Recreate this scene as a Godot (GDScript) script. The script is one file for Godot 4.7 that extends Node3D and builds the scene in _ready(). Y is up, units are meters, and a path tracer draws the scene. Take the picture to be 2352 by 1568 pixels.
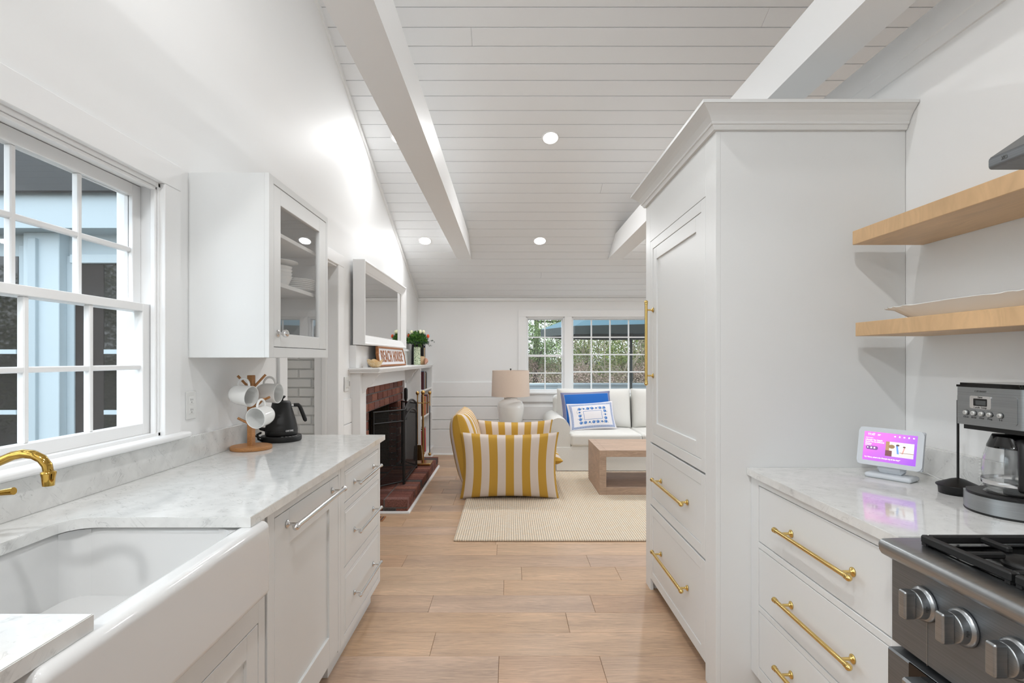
extends Node3D
# A cottage kitchen opening on a living room. x runs right, y up; d (metres ahead of the camera) is -z.

const CAM_Y := 1.347
const EAVE := 2.196      # height where the sloped ceiling meets the end walls
const PITCH := 0.4405
const RIDGE_D := 3.0
const BACK_D := 7.6

var M := {}
var taken := {}
var ORG := Vector3.ZERO
var T := Transform3D.IDENTITY
var WARP := false        # the living-room end of the left wall runs 1 degree out of true
var rng := RandomNumberGenerator.new()

func V(x: float, y: float, d: float) -> Vector3:
	return Vector3(x, y, -d)

# ---------------------------------------------------------------- shapes
class Shape:
	var p := PackedVector3Array()
	var n := PackedVector3Array()
	var u := PackedVector2Array()
	var c := PackedColorArray()
	var tint := Color.WHITE

func sh() -> Shape:
	return Shape.new()

func put(s: Shape, p: Vector3, n: Vector3, uv := Vector2.ZERO) -> void:
	var q := T * p
	if WARP:
		q.x += clampf((-q.z - 4.0) / 3.6, 0, 1) * 0.07
	s.p.append(q - ORG)
	s.n.append((T.basis * n).normalized())
	s.u.append(uv)
	s.c.append(s.tint)

# a triangle given counter-clockwise as seen from outside
func tri(s: Shape, a: Vector3, b: Vector3, c: Vector3, na: Vector3, nb: Vector3, nc: Vector3, ua := Vector2.ZERO, ub := Vector2.ZERO, uc := Vector2.ZERO) -> void:
	if T.basis.determinant() < 0:
		put(s, a, na, ua); put(s, b, nb, ub); put(s, c, nc, uc)
	else:
		put(s, a, na, ua); put(s, c, nc, uc); put(s, b, nb, ub)

# a flat face whose normal points the way of `out`
func face(s: Shape, pts: Array, out: Vector3, uvs := []) -> void:
	var a: Vector3 = pts[0]
	var n := Vector3.ZERO
	for i in range(1, pts.size() - 1):
		n += (pts[i] - a).cross(pts[i + 1] - a)
	n = n.normalized()
	var k := pts.size()
	var turn := n.dot(out) < 0
	if turn:
		n = -n
	for i in range(1, k - 1):
		var i1 := i + 1 if turn else i
		var i2 := i if turn else i + 1
		if uvs.is_empty():
			tri(s, a, pts[i1], pts[i2], n, n, n)
		else:
			tri(s, a, pts[i1], pts[i2], n, n, n, uvs[0], uvs[i1], uvs[i2])

# box from its limits in x, y and d, its edges cut by `bev`
func box(s: Shape, x0: float, x1: float, y0: float, y1: float, d0: float, d1: float, bev := 0.0) -> void:
	var lo := Vector3(minf(x0, x1), minf(y0, y1), -maxf(d0, d1))
	var hi := Vector3(maxf(x0, x1), maxf(y0, y1), -minf(d0, d1))
	lbox(s, lo, hi, bev)

func lbox(s: Shape, lo: Vector3, hi: Vector3, bev := 0.0) -> void:
	var c := (lo + hi) / 2
	var h := (hi - lo) / 2
	var b := minf(bev, minf(h.x, minf(h.y, h.z)) * 0.98)
	for ax in 3:
		var a1 := (ax + 1) % 3
		var a2 := (ax + 2) % 3
		for sg in [-1.0, 1.0]:
			var pts := []
			for q in [[-1, -1], [1, -1], [1, 1], [-1, 1]]:
				var v := Vector3.ZERO
				v[ax] = sg * h[ax]
				v[a1] = q[0] * (h[a1] - b)
				v[a2] = q[1] * (h[a2] - b)
				pts.append(c + v)
			var o := Vector3.ZERO
			o[ax] = sg
			face(s, pts, o)
	if b <= 0:
		return
	for ax in 3:          # edges along ax
		var a1 := (ax + 1) % 3
		var a2 := (ax + 2) % 3
		for s1 in [-1.0, 1.0]:
			for s2 in [-1.0, 1.0]:
				var pts := []
				for q in [[-1, 0], [1, 0], [1, 1], [-1, 1]]:
					var v := Vector3.ZERO
					v[ax] = q[0] * (h[ax] - b)
					v[a1] = s1 * (h[a1] - (b if q[1] == 1 else 0.0))
					v[a2] = s2 * (h[a2] - (b if q[1] == 0 else 0.0))
					pts.append(c + v)
				var o := Vector3.ZERO
				o[a1] = s1
				o[a2] = s2
				face(s, pts, o)
	for sx in [-1.0, 1.0]:
		for sy in [-1.0, 1.0]:
			for sz in [-1.0, 1.0]:
				var o := Vector3(sx, sy, sz)
				face(s, [c + o * (h - Vector3(0, b, b)), c + o * (h - Vector3(b, 0, b)), c + o * (h - Vector3(b, b, 0))], o)

# box with round edges
func rbox(s: Shape, lo: Vector3, hi: Vector3, r: float, n := 3) -> void:
	var c := (lo + hi) / 2
	var h := (hi - lo) / 2
	r = minf(r, minf(h.x, minf(h.y, h.z)))
	var k := h - Vector3(r, r, r)
	var P := []
	var N := []
	for half in 2:
		for i in n + 1:
			var la := (-PI / 2 if half == 0 else 0.0) + PI / 2 * i / n
			var row := PackedVector3Array()
			var nrow := PackedVector3Array()
			for qd in 4:
				for j in n + 1:
					var lo_ := PI / 2 * (qd + float(j) / n)
					var dir := Vector3(cos(la) * cos(lo_), sin(la), cos(la) * sin(lo_))
					var sg := Vector3(1 if qd in [0, 3] else -1, -1 if half == 0 else 1, 1 if qd < 2 else -1)
					row.append(c + sg * k + dir * r)
					nrow.append(dir)
			P.append(row)
			N.append(nrow)
	var w: int = P[0].size()
	for i in P.size() - 1:
		for j in w:
			var j2 := (j + 1) % w
			tri(s, P[i][j], P[i + 1][j], P[i + 1][j2], N[i][j], N[i + 1][j], N[i + 1][j2])
			tri(s, P[i][j], P[i + 1][j2], P[i][j2], N[i][j], N[i + 1][j2], N[i][j2])
	for e in [0, P.size() - 1]:
		var y := -1.0 if e == 0 else 1.0
		face(s, [P[e][0], P[e][n + 1], P[e][2 * n + 2], P[e][3 * n + 3]], Vector3(0, y, 0))

func rb(s: Shape, x0: float, x1: float, y0: float, y1: float, d0: float, d1: float, r: float, n := 3) -> void:
	rbox(s, Vector3(minf(x0, x1), minf(y0, y1), -maxf(d0, d1)), Vector3(maxf(x0, x1), maxf(y0, y1), -minf(d0, d1)), r, n)

# smooth skin over a grid of points; ends closed where asked; turned outward by its volume
func grid(s: Shape, P: Array, wrap_j := false, cap0 := false, cap1 := false, wrap_i := false, uvs := []) -> void:
	var ni := P.size()
	var nj: int = P[0].size()
	var N := []
	for i in ni:
		var r := PackedVector3Array()
		r.resize(nj)
		N.append(r)
	var vol := 0.0
	var mid := Vector3.ZERO
	for r in P:
		for q in r:
			mid += q
	mid /= float(ni * nj)
	var li := ni if wrap_i else ni - 1
	var lj := nj if wrap_j else nj - 1
	for i in li:
		var i2 := (i + 1) % ni
		for j in lj:
			var j2 := (j + 1) % nj
			var a: Vector3 = P[i][j]
			var b: Vector3 = P[i2][j]
			var c: Vector3 = P[i2][j2]
			var d: Vector3 = P[i][j2]
			var f := (c - a).cross(d - b)
			vol += f.dot((a + b + c + d) / 4 - mid)
			N[i][j] += f; N[i2][j] += f; N[i2][j2] += f; N[i][j2] += f
	var flip := vol < 0
	for i in ni:
		for j in nj:
			var v: Vector3 = N[i][j].normalized()
			N[i][j] = -v if flip else v
	for i in li:
		var i2 := (i + 1) % ni
		for j in lj:
			var j2 := (j + 1) % nj
			var q := [[i, j], [i2, j], [i2, j2], [i, j2]]
			if flip:
				q.reverse()
			var uv := [Vector2.ZERO, Vector2.ZERO, Vector2.ZERO, Vector2.ZERO]
			if not uvs.is_empty():
				for k in 4:
					uv[k] = uvs[q[k][0]][q[k][1]]
			var pp := []
			var nn := []
			for k in 4:
				pp.append(P[q[k][0]][q[k][1]])
				nn.append(N[q[k][0]][q[k][1]])
			tri(s, pp[0], pp[1], pp[2], nn[0], nn[1], nn[2], uv[0], uv[1], uv[2])
			tri(s, pp[0], pp[2], pp[3], nn[0], nn[2], nn[3], uv[0], uv[2], uv[3])
	for e in 2:
		if (cap0 if e == 0 else cap1):
			var i := 0 if e == 0 else ni - 1
			var o: Vector3 = (P[0][0] + P[0][nj / 2]) / 2 - (P[1][0] + P[1][nj / 2]) / 2 if e == 0 else (P[ni - 1][0] + P[ni - 1][nj / 2]) / 2 - (P[ni - 2][0] + P[ni - 2][nj / 2]) / 2
			var cen := Vector3.ZERO
			for j in nj:
				cen += P[i][j]
			cen /= float(nj)
			for j in lj:
				face(s, [cen, P[i][j], P[i][(j + 1) % nj]], o if o.length() > 1e-6 else Vector3.UP)

# tube along points (world: V(...)); r a number or one per point
func tube(s: Shape, pts: Array, r, sides := 10, caps := true) -> void:
	var P := []
	var up := Vector3.UP
	var t0: Vector3 = (pts[1] - pts[0]).normalized()
	if absf(t0.dot(up)) > 0.95:
		up = Vector3.RIGHT
	var u := t0.cross(up).normalized()
	for i in pts.size():
		var t: Vector3
		if i == 0:
			t = (pts[1] - pts[0]).normalized()
		elif i == pts.size() - 1:
			t = (pts[i] - pts[i - 1]).normalized()
		else:
			t = ((pts[i + 1] - pts[i]).normalized() + (pts[i] - pts[i - 1]).normalized()).normalized()
		u = (u - t * u.dot(t)).normalized()
		var w := t.cross(u)
		var rr: float = r[i] if r is Array else r
		var row := PackedVector3Array()
		for j in sides:
			var a := TAU * j / sides
			row.append(pts[i] + (u * cos(a) + w * sin(a)) * rr)
		P.append(row)
	grid(s, P, true, caps, caps)

# profile [[radius, height]...] turned about the y axis of xf
func lathe(s: Shape, xf: Transform3D, prof: Array, seg := 24, caps := true, uvk := 0.0) -> void:
	var P := []
	var U := []
	for q in prof:
		var row := PackedVector3Array()
		var ur := PackedVector2Array()
		for j in seg:
			var a := TAU * j / seg
			row.append(xf * Vector3(cos(a) * q[0], q[1], sin(a) * q[0]))
			ur.append(Vector2(float(j) / seg * uvk, q[1] * uvk))
		P.append(row)
		U.append(ur)
	grid(s, P, true, caps, caps, false, U)

func at(x: float, y: float, d: float, basis := Basis.IDENTITY) -> Transform3D:
	return Transform3D(basis, V(x, y, d))

# polygon pushed along an axis: "x" takes (d, y) points, "y" takes (x, d), "d" takes (x, y)
func prism(s: Shape, poly: Array, axis: String, e0: float, e1: float, smooth := false) -> void:
	var pv := PackedVector2Array(poly)
	var cw := Geometry2D.is_polygon_clockwise(pv)
	var m := func(q: Vector2, e: float) -> Vector3:
		return V(e, q.y, q.x) if axis == "x" else (V(q.x, e, q.y) if axis == "y" else V(q.x, q.y, e))
	var lo := minf(e0, e1)
	var hi := maxf(e0, e1)
	var ax: Vector3 = m.call(Vector2.ZERO, 1.0) - m.call(Vector2.ZERO, 0.0)
	var t := Geometry2D.triangulate_polygon(pv)
	for k in range(0, t.size(), 3):
		for e in 2:
			var z := lo if e == 0 else hi
			face(s, [m.call(pv[t[k]], z), m.call(pv[t[k + 1]], z), m.call(pv[t[k + 2]], z)], -ax if e == 0 else ax)
	var c := pv.size()
	var ns := []
	for i in c:
		var ed := pv[(i + 1) % c] - pv[i]
		var o := Vector2(-ed.y, ed.x) if cw else Vector2(ed.y, -ed.x)
		ns.append(o.normalized())
	for i in c:
		var a := pv[i]
		var b := pv[(i + 1) % c]
		var o3: Vector3 = m.call(ns[i], 0.0) - m.call(Vector2.ZERO, 0.0)
		if not smooth:
			face(s, [m.call(a, lo), m.call(b, lo), m.call(b, hi), m.call(a, hi)], o3)
			continue
		var na: Vector2 = ns[i] + ns[(i + c - 1) % c]
		var nb: Vector2 = ns[i] + ns[(i + 1) % c]
		if ns[i].dot(ns[(i + c - 1) % c]) < 0.6: na = ns[i]
		if ns[i].dot(ns[(i + 1) % c]) < 0.6: nb = ns[i]
		var A: Vector3 = (m.call(na, 0.0) - m.call(Vector2.ZERO, 0.0)).normalized()
		var Bn: Vector3 = (m.call(nb, 0.0) - m.call(Vector2.ZERO, 0.0)).normalized()
		var p0: Vector3 = m.call(a, lo)
		var p1: Vector3 = m.call(b, lo)
		var p2: Vector3 = m.call(b, hi)
		var p3: Vector3 = m.call(a, hi)
		if (p1 - p0).cross(p2 - p0).dot(o3) > 0:
			tri(s, p0, p1, p2, A, Bn, Bn); tri(s, p0, p2, p3, A, Bn, A)
		else:
			tri(s, p0, p2, p1, A, Bn, Bn); tri(s, p0, p3, p2, A, A, Bn)

# a profile [(out, up)...] carried along a mitred path of (x, d) corners; `side` +1 puts "out" to the right of travel
func moulding(s: Shape, prof: Array, path: Array, y0: float, side := 1.0) -> void:
	var P := []
	for i in path.size():
		var t1: Vector2 = (path[i] - path[i - 1]).normalized() if i > 0 else (path[1] - path[0]).normalized()
		var t2: Vector2 = (path[i + 1] - path[i]).normalized() if i < path.size() - 1 else t1
		var n1 := Vector2(t1.y, -t1.x) * side
		var n2 := Vector2(t2.y, -t2.x) * side
		var n := (n1 + n2).normalized()
		var k := 1.0 / maxf(n.dot(n1), 0.2)
		var row := []
		for q in prof:
			row.append(V(path[i].x + n.x * k * q.x, y0 + q.y, path[i].y + n.y * k * q.x))
		P.append(row)
	var mid := Vector3.ZERO
	for i in P.size() - 1:
		var cen := Vector3.ZERO
		for q in P[i]: cen += q
		for q in P[i + 1]: cen += q
		cen /= float(2 * prof.size())
		for j in prof.size():
			var j2 := (j + 1) % prof.size()
			var e: Vector2 = prof[j2] - prof[j]
			var cwp := Geometry2D.is_polygon_clockwise(PackedVector2Array(prof))
			var on := Vector2(-e.y, e.x) if cwp else Vector2(e.y, -e.x)
			var t1: Vector2 = (path[i + 1] - path[i]).normalized()
			var n1 := Vector2(t1.y, -t1.x) * side
			face(s, [P[i][j], P[i][j2], P[i + 1][j2], P[i + 1][j]], V(n1.x * on.x, on.y, n1.y * on.x))
	var tri_ := Geometry2D.triangulate_polygon(PackedVector2Array(prof))
	for e in [0, P.size() - 1]:
		var t: Vector2 = (path[1] - path[0]) if e == 0 else (path[e] - path[e - 1])
		for k in range(0, tri_.size(), 3):
			face(s, [P[e][tri_[k]], P[e][tri_[k + 1]], P[e][tri_[k + 2]]], V(-t.x, 0, -t.y) if e == 0 else V(t.x, 0, t.y))

# stuffed cushion of w by h by t in the xy plane of xf; corners stand out by `ear`
func cushion(s: Shape, xf: Transform3D, w: float, h: float, t: float, ear := 0.06, res := 18, power := 2.6, wob := 0.0) -> void:
	for sd in [1.0, -1.0]:
		var P := []
		var U := []
		for i in res + 1:
			var row := PackedVector3Array()
			var ur := PackedVector2Array()
			for j in res + 1:
				var a := -cos(PI * j / res)
				var b := -cos(PI * i / res)
				a = lerpf(a, -1.0 + 2.0 * j / res, 0.5)
				b = lerpf(b, -1.0 + 2.0 * i / res, 0.5)
				var f := pow(maxf(0.0, (1 - pow(absf(a), power)) * (1 - pow(absf(b), power))), 0.42)
				var x := a * w / 2 * (1 - ear * (1 - b * b))
				var y := b * h / 2 * (1 - ear * 1.2 * (1 - a * a))
				var z: float = sd * t / 2 * f + wob * sin(a * 3.1 + 1) * (1 - b * b)
				row.append(xf * Vector3(x, y, z))
				ur.append(Vector2(a * 0.5 + 0.5, 0.5 - b * 0.5))
			P.append(row)
			U.append(ur)
		# an open sheet: turn it by hand toward sd * z
		var keep := T
		var nrm: Vector3 = xf.basis.z * sd
		_sheet(s, P, U, nrm)
		T = keep

func _sheet(s: Shape, P: Array, U: Array, out: Vector3) -> void:
	var ni := P.size()
	var nj: int = P[0].size()
	var N := []
	var tot := Vector3.ZERO
	for i in ni:
		var r := PackedVector3Array()
		for j in nj:
			var a: Vector3 = P[mini(i + 1, ni - 1)][j] - P[maxi(i - 1, 0)][j]
			var b: Vector3 = P[i][mini(j + 1, nj - 1)] - P[i][maxi(j - 1, 0)]
			r.append(a.cross(b).normalized())
			tot += r[j]
		N.append(r)
	var flip := tot.dot(out) < 0
	for i in ni - 1:
		for j in nj - 1:
			var q := [[i, j], [i + 1, j], [i + 1, j + 1], [i, j + 1]]
			if flip: q.reverse()
			var g := -1.0 if flip else 1.0
			var p := []
			var n := []
			var u := []
			for k in q:
				p.append(P[k[0]][k[1]]); n.append(N[k[0]][k[1]] * g); u.append(U[k[0]][k[1]])
			tri(s, p[0], p[1], p[2], n[0], n[1], n[2], u[0], u[1], u[2])
			tri(s, p[0], p[2], p[3], n[0], n[2], n[3], u[0], u[2], u[3])

# ---------------------------------------------------------------- objects
func mesh_of(s: Shape, tinted := false) -> ArrayMesh:
	var a := []
	a.resize(Mesh.ARRAY_MAX)
	a[Mesh.ARRAY_VERTEX] = s.p
	a[Mesh.ARRAY_NORMAL] = s.n
	a[Mesh.ARRAY_TEX_UV] = s.u
	if tinted:
		a[Mesh.ARRAY_COLOR] = s.c
	var m := ArrayMesh.new()
	m.add_surface_from_arrays(Mesh.PRIMITIVE_TRIANGLES, a)
	return m

func numbered(called: String) -> String:
	var k: int = taken.get(called, 0)
	taken[called] = k + 1
	return called if k == 0 else "%s_%03d" % [called, k]

# a top-level thing standing at `base`; its parts are then built in world coordinates
func thing(called: String, label: String, category: String, base: Vector3, group := "") -> Node3D:
	var o := Node3D.new()
	o.name = numbered(called)
	add_child(o)
	o.position = base
	ORG = base
	o.set_meta("label", label)
	o.set_meta("category", category)
	if group: o.set_meta("group", group)
	return o

func part(called: String, s: Shape, m: Material, parent: Node3D = null, tinted := false) -> MeshInstance3D:
	var o := MeshInstance3D.new()
	o.mesh = mesh_of(s, tinted)
	o.material_override = m
	o.cast_shadow = GeometryInstance3D.SHADOW_CASTING_SETTING_ON
	if parent == null:
		o.name = numbered(called)
		add_child(o)
		o.position = ORG
	else:
		o.name = called
		parent.add_child(o, true)
		# parts keep the frame of their thing; sub-parts hang under a part that sits at that frame's origin
	return o

func solo(called: String, label: String, category: String, s: Shape, m: Material, group := "") -> MeshInstance3D:
	var o := part(called, s, m)
	o.set_meta("label", label)
	o.set_meta("category", category)
	if group: o.set_meta("group", group)
	return o

func structure(called: String, label := "", category := "") -> Node3D:
	var o := Node3D.new()
	o.name = called
	add_child(o)
	ORG = Vector3.ZERO
	o.set_meta("kind", "structure")
	if label: o.set_meta("label", label)
	if category: o.set_meta("category", category)
	return o

func piece(called: String, m: Mesh, mt: Material, parent: Node3D, xf: Transform3D) -> MeshInstance3D:
	var o := MeshInstance3D.new()
	o.mesh = m
	o.material_override = mt
	o.name = called
	parent.add_child(o, true)
	o.transform = xf
	return o

func copy(o: Node3D, to: Vector3, label := "", turn := 0.0) -> Node3D:
	var c: Node3D = o.duplicate()
	c.name = numbered(String(o.name).rstrip("_0123456789"))
	add_child(c)
	c.position = to
	c.rotation.y += turn
	if label: c.set_meta("label", label)
	return c

# lettering: right and up give the way it reads
func words_on(text: String, called: String, height: float, where: Vector3, right: Vector3, up: Vector3, m: Material, parent: Node3D, bold := false, depth := 0.0006, squeeze := 1.0) -> void:
	var t := TextMesh.new()
	var f := SystemFont.new()
	f.font_names = PackedStringArray(["Droid Sans"])
	if bold: f.font_weight = 700
	t.font = f
	t.text = text
	t.font_size = 64
	t.pixel_size = height / 64.0 * 1.37
	t.depth = depth
	var o := MeshInstance3D.new()
	o.mesh = t
	o.material_override = m
	o.name = called
	parent.add_child(o, true)
	var r := right.normalized()
	var u := (up - r * up.dot(r)).normalized()
	o.transform = Transform3D(Basis(r * squeeze, u, r.cross(u)), where - ORG)
# ---------------------------------------------------------------- camera, sky, lights
func _ready() -> void:
	rng.seed = 11
	var cam := Camera3D.new()
	cam.name = "camera"
	add_child(cam)
	cam.position = Vector3(0, CAM_Y, 0)
	cam.projection = Camera3D.PROJECTION_FRUSTUM
	cam.near = 0.05
	cam.far = 200.0
	var f := 1240.0 / 0.05
	cam.size = 1568.0 / f
	cam.frustum_offset = Vector2(7.0 / f, 39.5 / f)
	cam.current = true

	var env := Environment.new()
	env.tonemap_mode = Environment.TONE_MAPPER_LINEAR
	env.tonemap_exposure = 1.36
	env.background_mode = Environment.BG_SKY
	var sky := Sky.new()
	var sm := ProceduralSkyMaterial.new()     # bright overcast
	sm.sky_top_color = Color(0.86, 0.92, 0.97)
	sm.sky_horizon_color = Color(0.93, 0.965, 0.99)
	sm.ground_bottom_color = Color(0.3, 0.29, 0.26)
	sm.ground_horizon_color = Color(0.5, 0.5, 0.48)
	sm.sky_energy_multiplier = 1.6
	sky.sky_material = sm
	env.sky = sky
	env.sdfgi_enabled = true
	env.ssao_enabled = true
	env.ssil_enabled = true
	var we := WorldEnvironment.new()
	we.environment = env
	add_child(we)

	make_materials()
	for q in [[-1.0, 4.94], [0.38, 4.94], [1.74, 4.94], [3.1, 4.94], [-0.99, 6.37], [0.365, 6.37], [1.74, 6.37], [3.1, 6.37], [-0.02, 0.25], [-0.35, 1.65], [-0.95, -0.4], [-0.35, -1.1]]:
		downlight(q[0], q[1])
	room()
	windows_and_doors()
	kitchen_left()
	kitchen_right()
	fireplace_wall()
	living_room()
	small_things()
	outside()

func roof_y(d: float) -> float:
	return EAVE + PITCH * (BACK_D - d) if d > RIDGE_D else EAVE + PITCH * (d + 1.6)

var lights_made := 0
func downlight(x: float, d: float) -> void:
	var names := {0: "recessed light hidden behind the white beam by the sloped left wall", 1: "recessed ceiling light in the middle, higher of the central pair", 2: "recessed ceiling light above the tall refrigerator cabinet, upper row", 3: "recessed ceiling light far beyond the cabinet, upper row", 4: "recessed ceiling light between the beam and the left wall", 5: "recessed ceiling light in the middle, lower of the central pair", 6: "recessed ceiling light behind the tall refrigerator cabinet, lower row", 7: "recessed ceiling light far beyond the cabinet, lower row", 8: "recessed kitchen light above the aisle just ahead of the camera", 9: "recessed kitchen light above the aisle close to the ridge", 10: "recessed kitchen light on the sink side behind the camera", 11: "recessed kitchen light low on the slope behind the camera"}
	var y := roof_y(d)
	var far := d > RIDGE_D
	var n := Vector3(0, -1, PITCH if far else -PITCH).normalized()   # z = -d: the far slope looks back at the camera
	var b := Basis(Vector3.RIGHT, -n, Vector3.RIGHT.cross(-n))
	var t := thing("recessed_light", names[lights_made], "ceiling light", V(x, y, d), "recessed ceiling lights")
	lights_made += 1
	var xf := Transform3D(b, V(x, y, d))
	var s := sh()
	lathe(s, xf, [[0.066, 0.012], [0.066, -0.004], [0.07, -0.007], [0.078, -0.006], [0.082, -0.001], [0.082, 0.012]], 28, false)
	part("trim_ring", s, M.trim, t)
	s = sh()
	lathe(s, xf, [[0.001, -0.0035], [0.066, -0.002], [0.066, 0.01], [0.001, 0.01]], 28, false)
	part("lens", s, M.lens, t)
	var l := AreaLight3D.new()
	l.name = "glow"
	l.area_size = Vector2(0.085, 0.085)
	l.light_color = Color(0.985, 0.99, 0.995)
	l.light_energy = LAMP_E * (0.62 if x < -0.9 else 1.05) if far else LAMP_K * (0.25 if d < -0.5 else 0.6 if d > 1.0 else 0.85)
	l.shadow_enabled = true
	l.area_range = 20.0
	l.area_attenuation = 2.0
	t.add_child(l)
	l.position = n * 0.008
	l.basis = Basis(Vector3.RIGHT, Vector3.RIGHT.cross(n), -n)   # shines along -z = n

const LAMP_E := 0.88
const LAMP_K := 1.6

# ---------------------------------------------------------------- the shell
func room() -> void:
	var s: Shape
	# floor: boards of 21 cm over a dark base
	var fl := structure("floor", "wide oak plank floor", "floor")
	s = sh()
	box(s, -1.5, 4.35, -0.2, -0.016, -1.75, 7.75)
	part("subfloor", s, M.oak3, fl)
	var joints := {10: [-0.045, 0.41], 11: [-0.36], 12: [0.3], 13: [-0.43, 0.46], 14: [-0.03], 15: [0.079, 0.685], 16: [-0.695, 0.53], 17: [-0.084]}
	var row := 0
	var d := 2.447 - 0.2098 * 11
	while d < 7.6:
		var d1 := minf(d + 0.2098, 7.6)
		var x1 := 1.58 if d1 < 3.3 else 4.2
		var cuts := [-1.35]
		if joints.has(row):
			for q in joints[row]: cuts.append(q)
		else:
			cuts.append(rng.randf_range(-1.1, 0.3))
		while cuts[-1] < x1 - 1.9:
			cuts.append(cuts[-1] + rng.randf_range(1.2, 1.9))
		cuts.append(x1)
		for k in cuts.size() - 1:
			s = sh()
			ORG = V((cuts[k] + cuts[k + 1]) / 2, -0.008, (d + d1) / 2)
			box(s, cuts[k] + 0.0006, cuts[k + 1] - 0.0006, -0.0155, 0, d + 0.0005, d1 - 0.0005, 0.0012)
			var o := part("plank", s, M["oak%d" % [(row * 5 + k * 2 + row / 3) % 6]], fl)
			o.position = ORG
			ORG = Vector3.ZERO
		d = d1
		row += 1

	# ceiling: two board-clad slopes
	var ce := structure("ceiling", "white tongue and groove board ceiling with two slopes", "ceiling")
	s = sh()
	prism(s, [Vector2(7.75, EAVE - PITCH * 0.15 + 0.017), Vector2(3.0, roof_y(3.0) + 0.017), Vector2(-1.75, EAVE - PITCH * 0.15 + 0.017), Vector2(-1.75, EAVE + 0.2), Vector2(3.0, roof_y(3.0) + 0.25), Vector2(7.75, EAVE + 0.2)], "x", -1.5, 4.35)
	part("roof_deck", s, M.ceiling, ce)
	var cosp := 1.0 / sqrt(1 + PITCH * PITCH)
	var wide := 0.1365 / cosp
	var shapes := {}
	var plank := func(x0: float, x1: float) -> ArrayMesh:
		var key := "%.3f" % (x1 - x0)
		if not shapes.has(key):
			var q := sh()
			var kept := ORG
			ORG = Vector3.ZERO
			lbox(q, Vector3(-(x1 - x0) / 2 + 0.0004, 0, -wide / 2 + 0.0018), Vector3((x1 - x0) / 2 - 0.0004, 0.0165, wide / 2 - 0.0018), 0.003)
			shapes[key] = mesh_of(q)
			ORG = kept
		return shapes[key]
	var cutx := {1: -0.28, 0: 1.86, 23: 0.42, 12: 0.95, 7: -0.9, 17: 1.5}
	var k := -6
	while 3.847 + 0.1365 * k < 7.6:
		var a := 3.847 + 0.1365 * k
		var mid := a + 0.06825
		if a > 2.95:
			var xs := [-1.36, 4.2]
			if cutx.has(k): xs = [-1.36, cutx[k], 4.2]
			for i in xs.size() - 1:
				var bs := Basis(Vector3.RIGHT, -atan(PITCH))
				piece("board", plank.call(xs[i], xs[i + 1]), M.ceiling, ce, Transform3D(bs, V((xs[i] + xs[i + 1]) / 2, roof_y(mid), mid)))
			var dm := 6.0 - mid
			if dm > -1.6:
				piece("board", plank.call(-1.36, 4.2), M.ceiling, ce, Transform3D(Basis(Vector3.RIGHT, atan(PITCH)), V(1.42, roof_y(dm), dm)))
		k += 1

	# left wall: kitchen windows, a doorway and the firebox are cut through it
	var wl := structure("wall_left", "white wall on the left that rises with the ceiling", "wall")
	s = sh()
	WARP = true
	var X0 := -1.49
	var X1 := -1.35
	box(s, X0, X1, -0.02, 2.2, -1.75, 0.33)
	for q in [[0.33, 1.17], [1.25, 2.09]]:
		box(s, X0, X1, -0.02, 1.05, q[0], q[1])
		box(s, X0, X1, 2.02, 2.2, q[0], q[1])
	box(s, X0, X1, -0.02, 2.2, 1.17, 1.25)
	box(s, X0, X1, -0.02, 2.2, 2.09, 3.24)
	box(s, X0, X1, 2.08, 2.2, 3.24, 4.0)
	box(s, X0, X1, 2.08, 2.2, 4.0, 4.23)
	box(s, X0, X1, -0.02, 2.2, 4.23, 4.94)
	box(s, X0, X1, 0.87, 2.2, 4.94, 6.24)
	box(s, X0, X1, -0.02, 2.2, 6.24, 7.75)
	prism(s, [Vector2(-1.62, 2.2), Vector2(4.0, 2.2), Vector2(4.0, roof_y(4.0) + 0.03), Vector2(3.0, roof_y(3.0) + 0.03)], "x", X0, X1)
	prism(s, [Vector2(4.0, 2.2), Vector2(7.62, 2.2), Vector2(4.0, roof_y(4.0) + 0.03)], "x", X0, X1)
	part("plaster", s, M.wall, wl)
	# low board wainscot between door and mantel
	for q in [[0.11, 0.36], [0.365, 0.49], [0.497, 0.675], [0.682, 0.806], [0.813, 1.015]]:
		s = sh()
		box(s, -1.352, -1.338, q[0], q[1], 4.35, 4.58, 0.003)
		part("board", s, M.wall, wl)
	WARP = false

	# rake trim where the left wall meets the slope
	var tr := structure("trim_1", "slim white trim running up the slope where ceiling meets wall", "trim")
	s = sh()
	WARP = true
	for q in [[-1.6, 3.0], [3.0, 4.0], [4.0, 7.6]]:
		prism(s, [Vector2(q[0], roof_y(q[0]) + 0.001), Vector2(q[1], roof_y(q[1]) + 0.001), Vector2(q[1], roof_y(q[1]) - 0.046), Vector2(q[0], roof_y(q[0]) - 0.046)], "x", -1.352, -1.335)
	part("rake_trim", s, M.trim, tr)
	WARP = false

	# back wall with its window openings
	var wb := structure("wall_back", "white far wall with low horizontal board cladding", "wall")
	s = sh()
	var Y1 := EAVE + 0.05
	box(s, -1.5, 0.239, -0.02, Y1, 7.6, 7.75)
	for q in [[0.239, 0.784], [0.883, 1.985], [2.085, 2.63]]:
		box(s, q[0], q[1], -0.02, 0.878, 7.6, 7.75)
		box(s, q[0], q[1], 1.939, Y1, 7.6, 7.75)
	box(s, 0.784, 0.883, -0.02, Y1, 7.6, 7.75)
	box(s, 1.985, 2.085, -0.02, Y1, 7.6, 7.75)
	box(s, 2.63, 4.35, -0.02, Y1, 7.6, 7.75)
	part("plaster", s, M.wall, wb)
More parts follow.
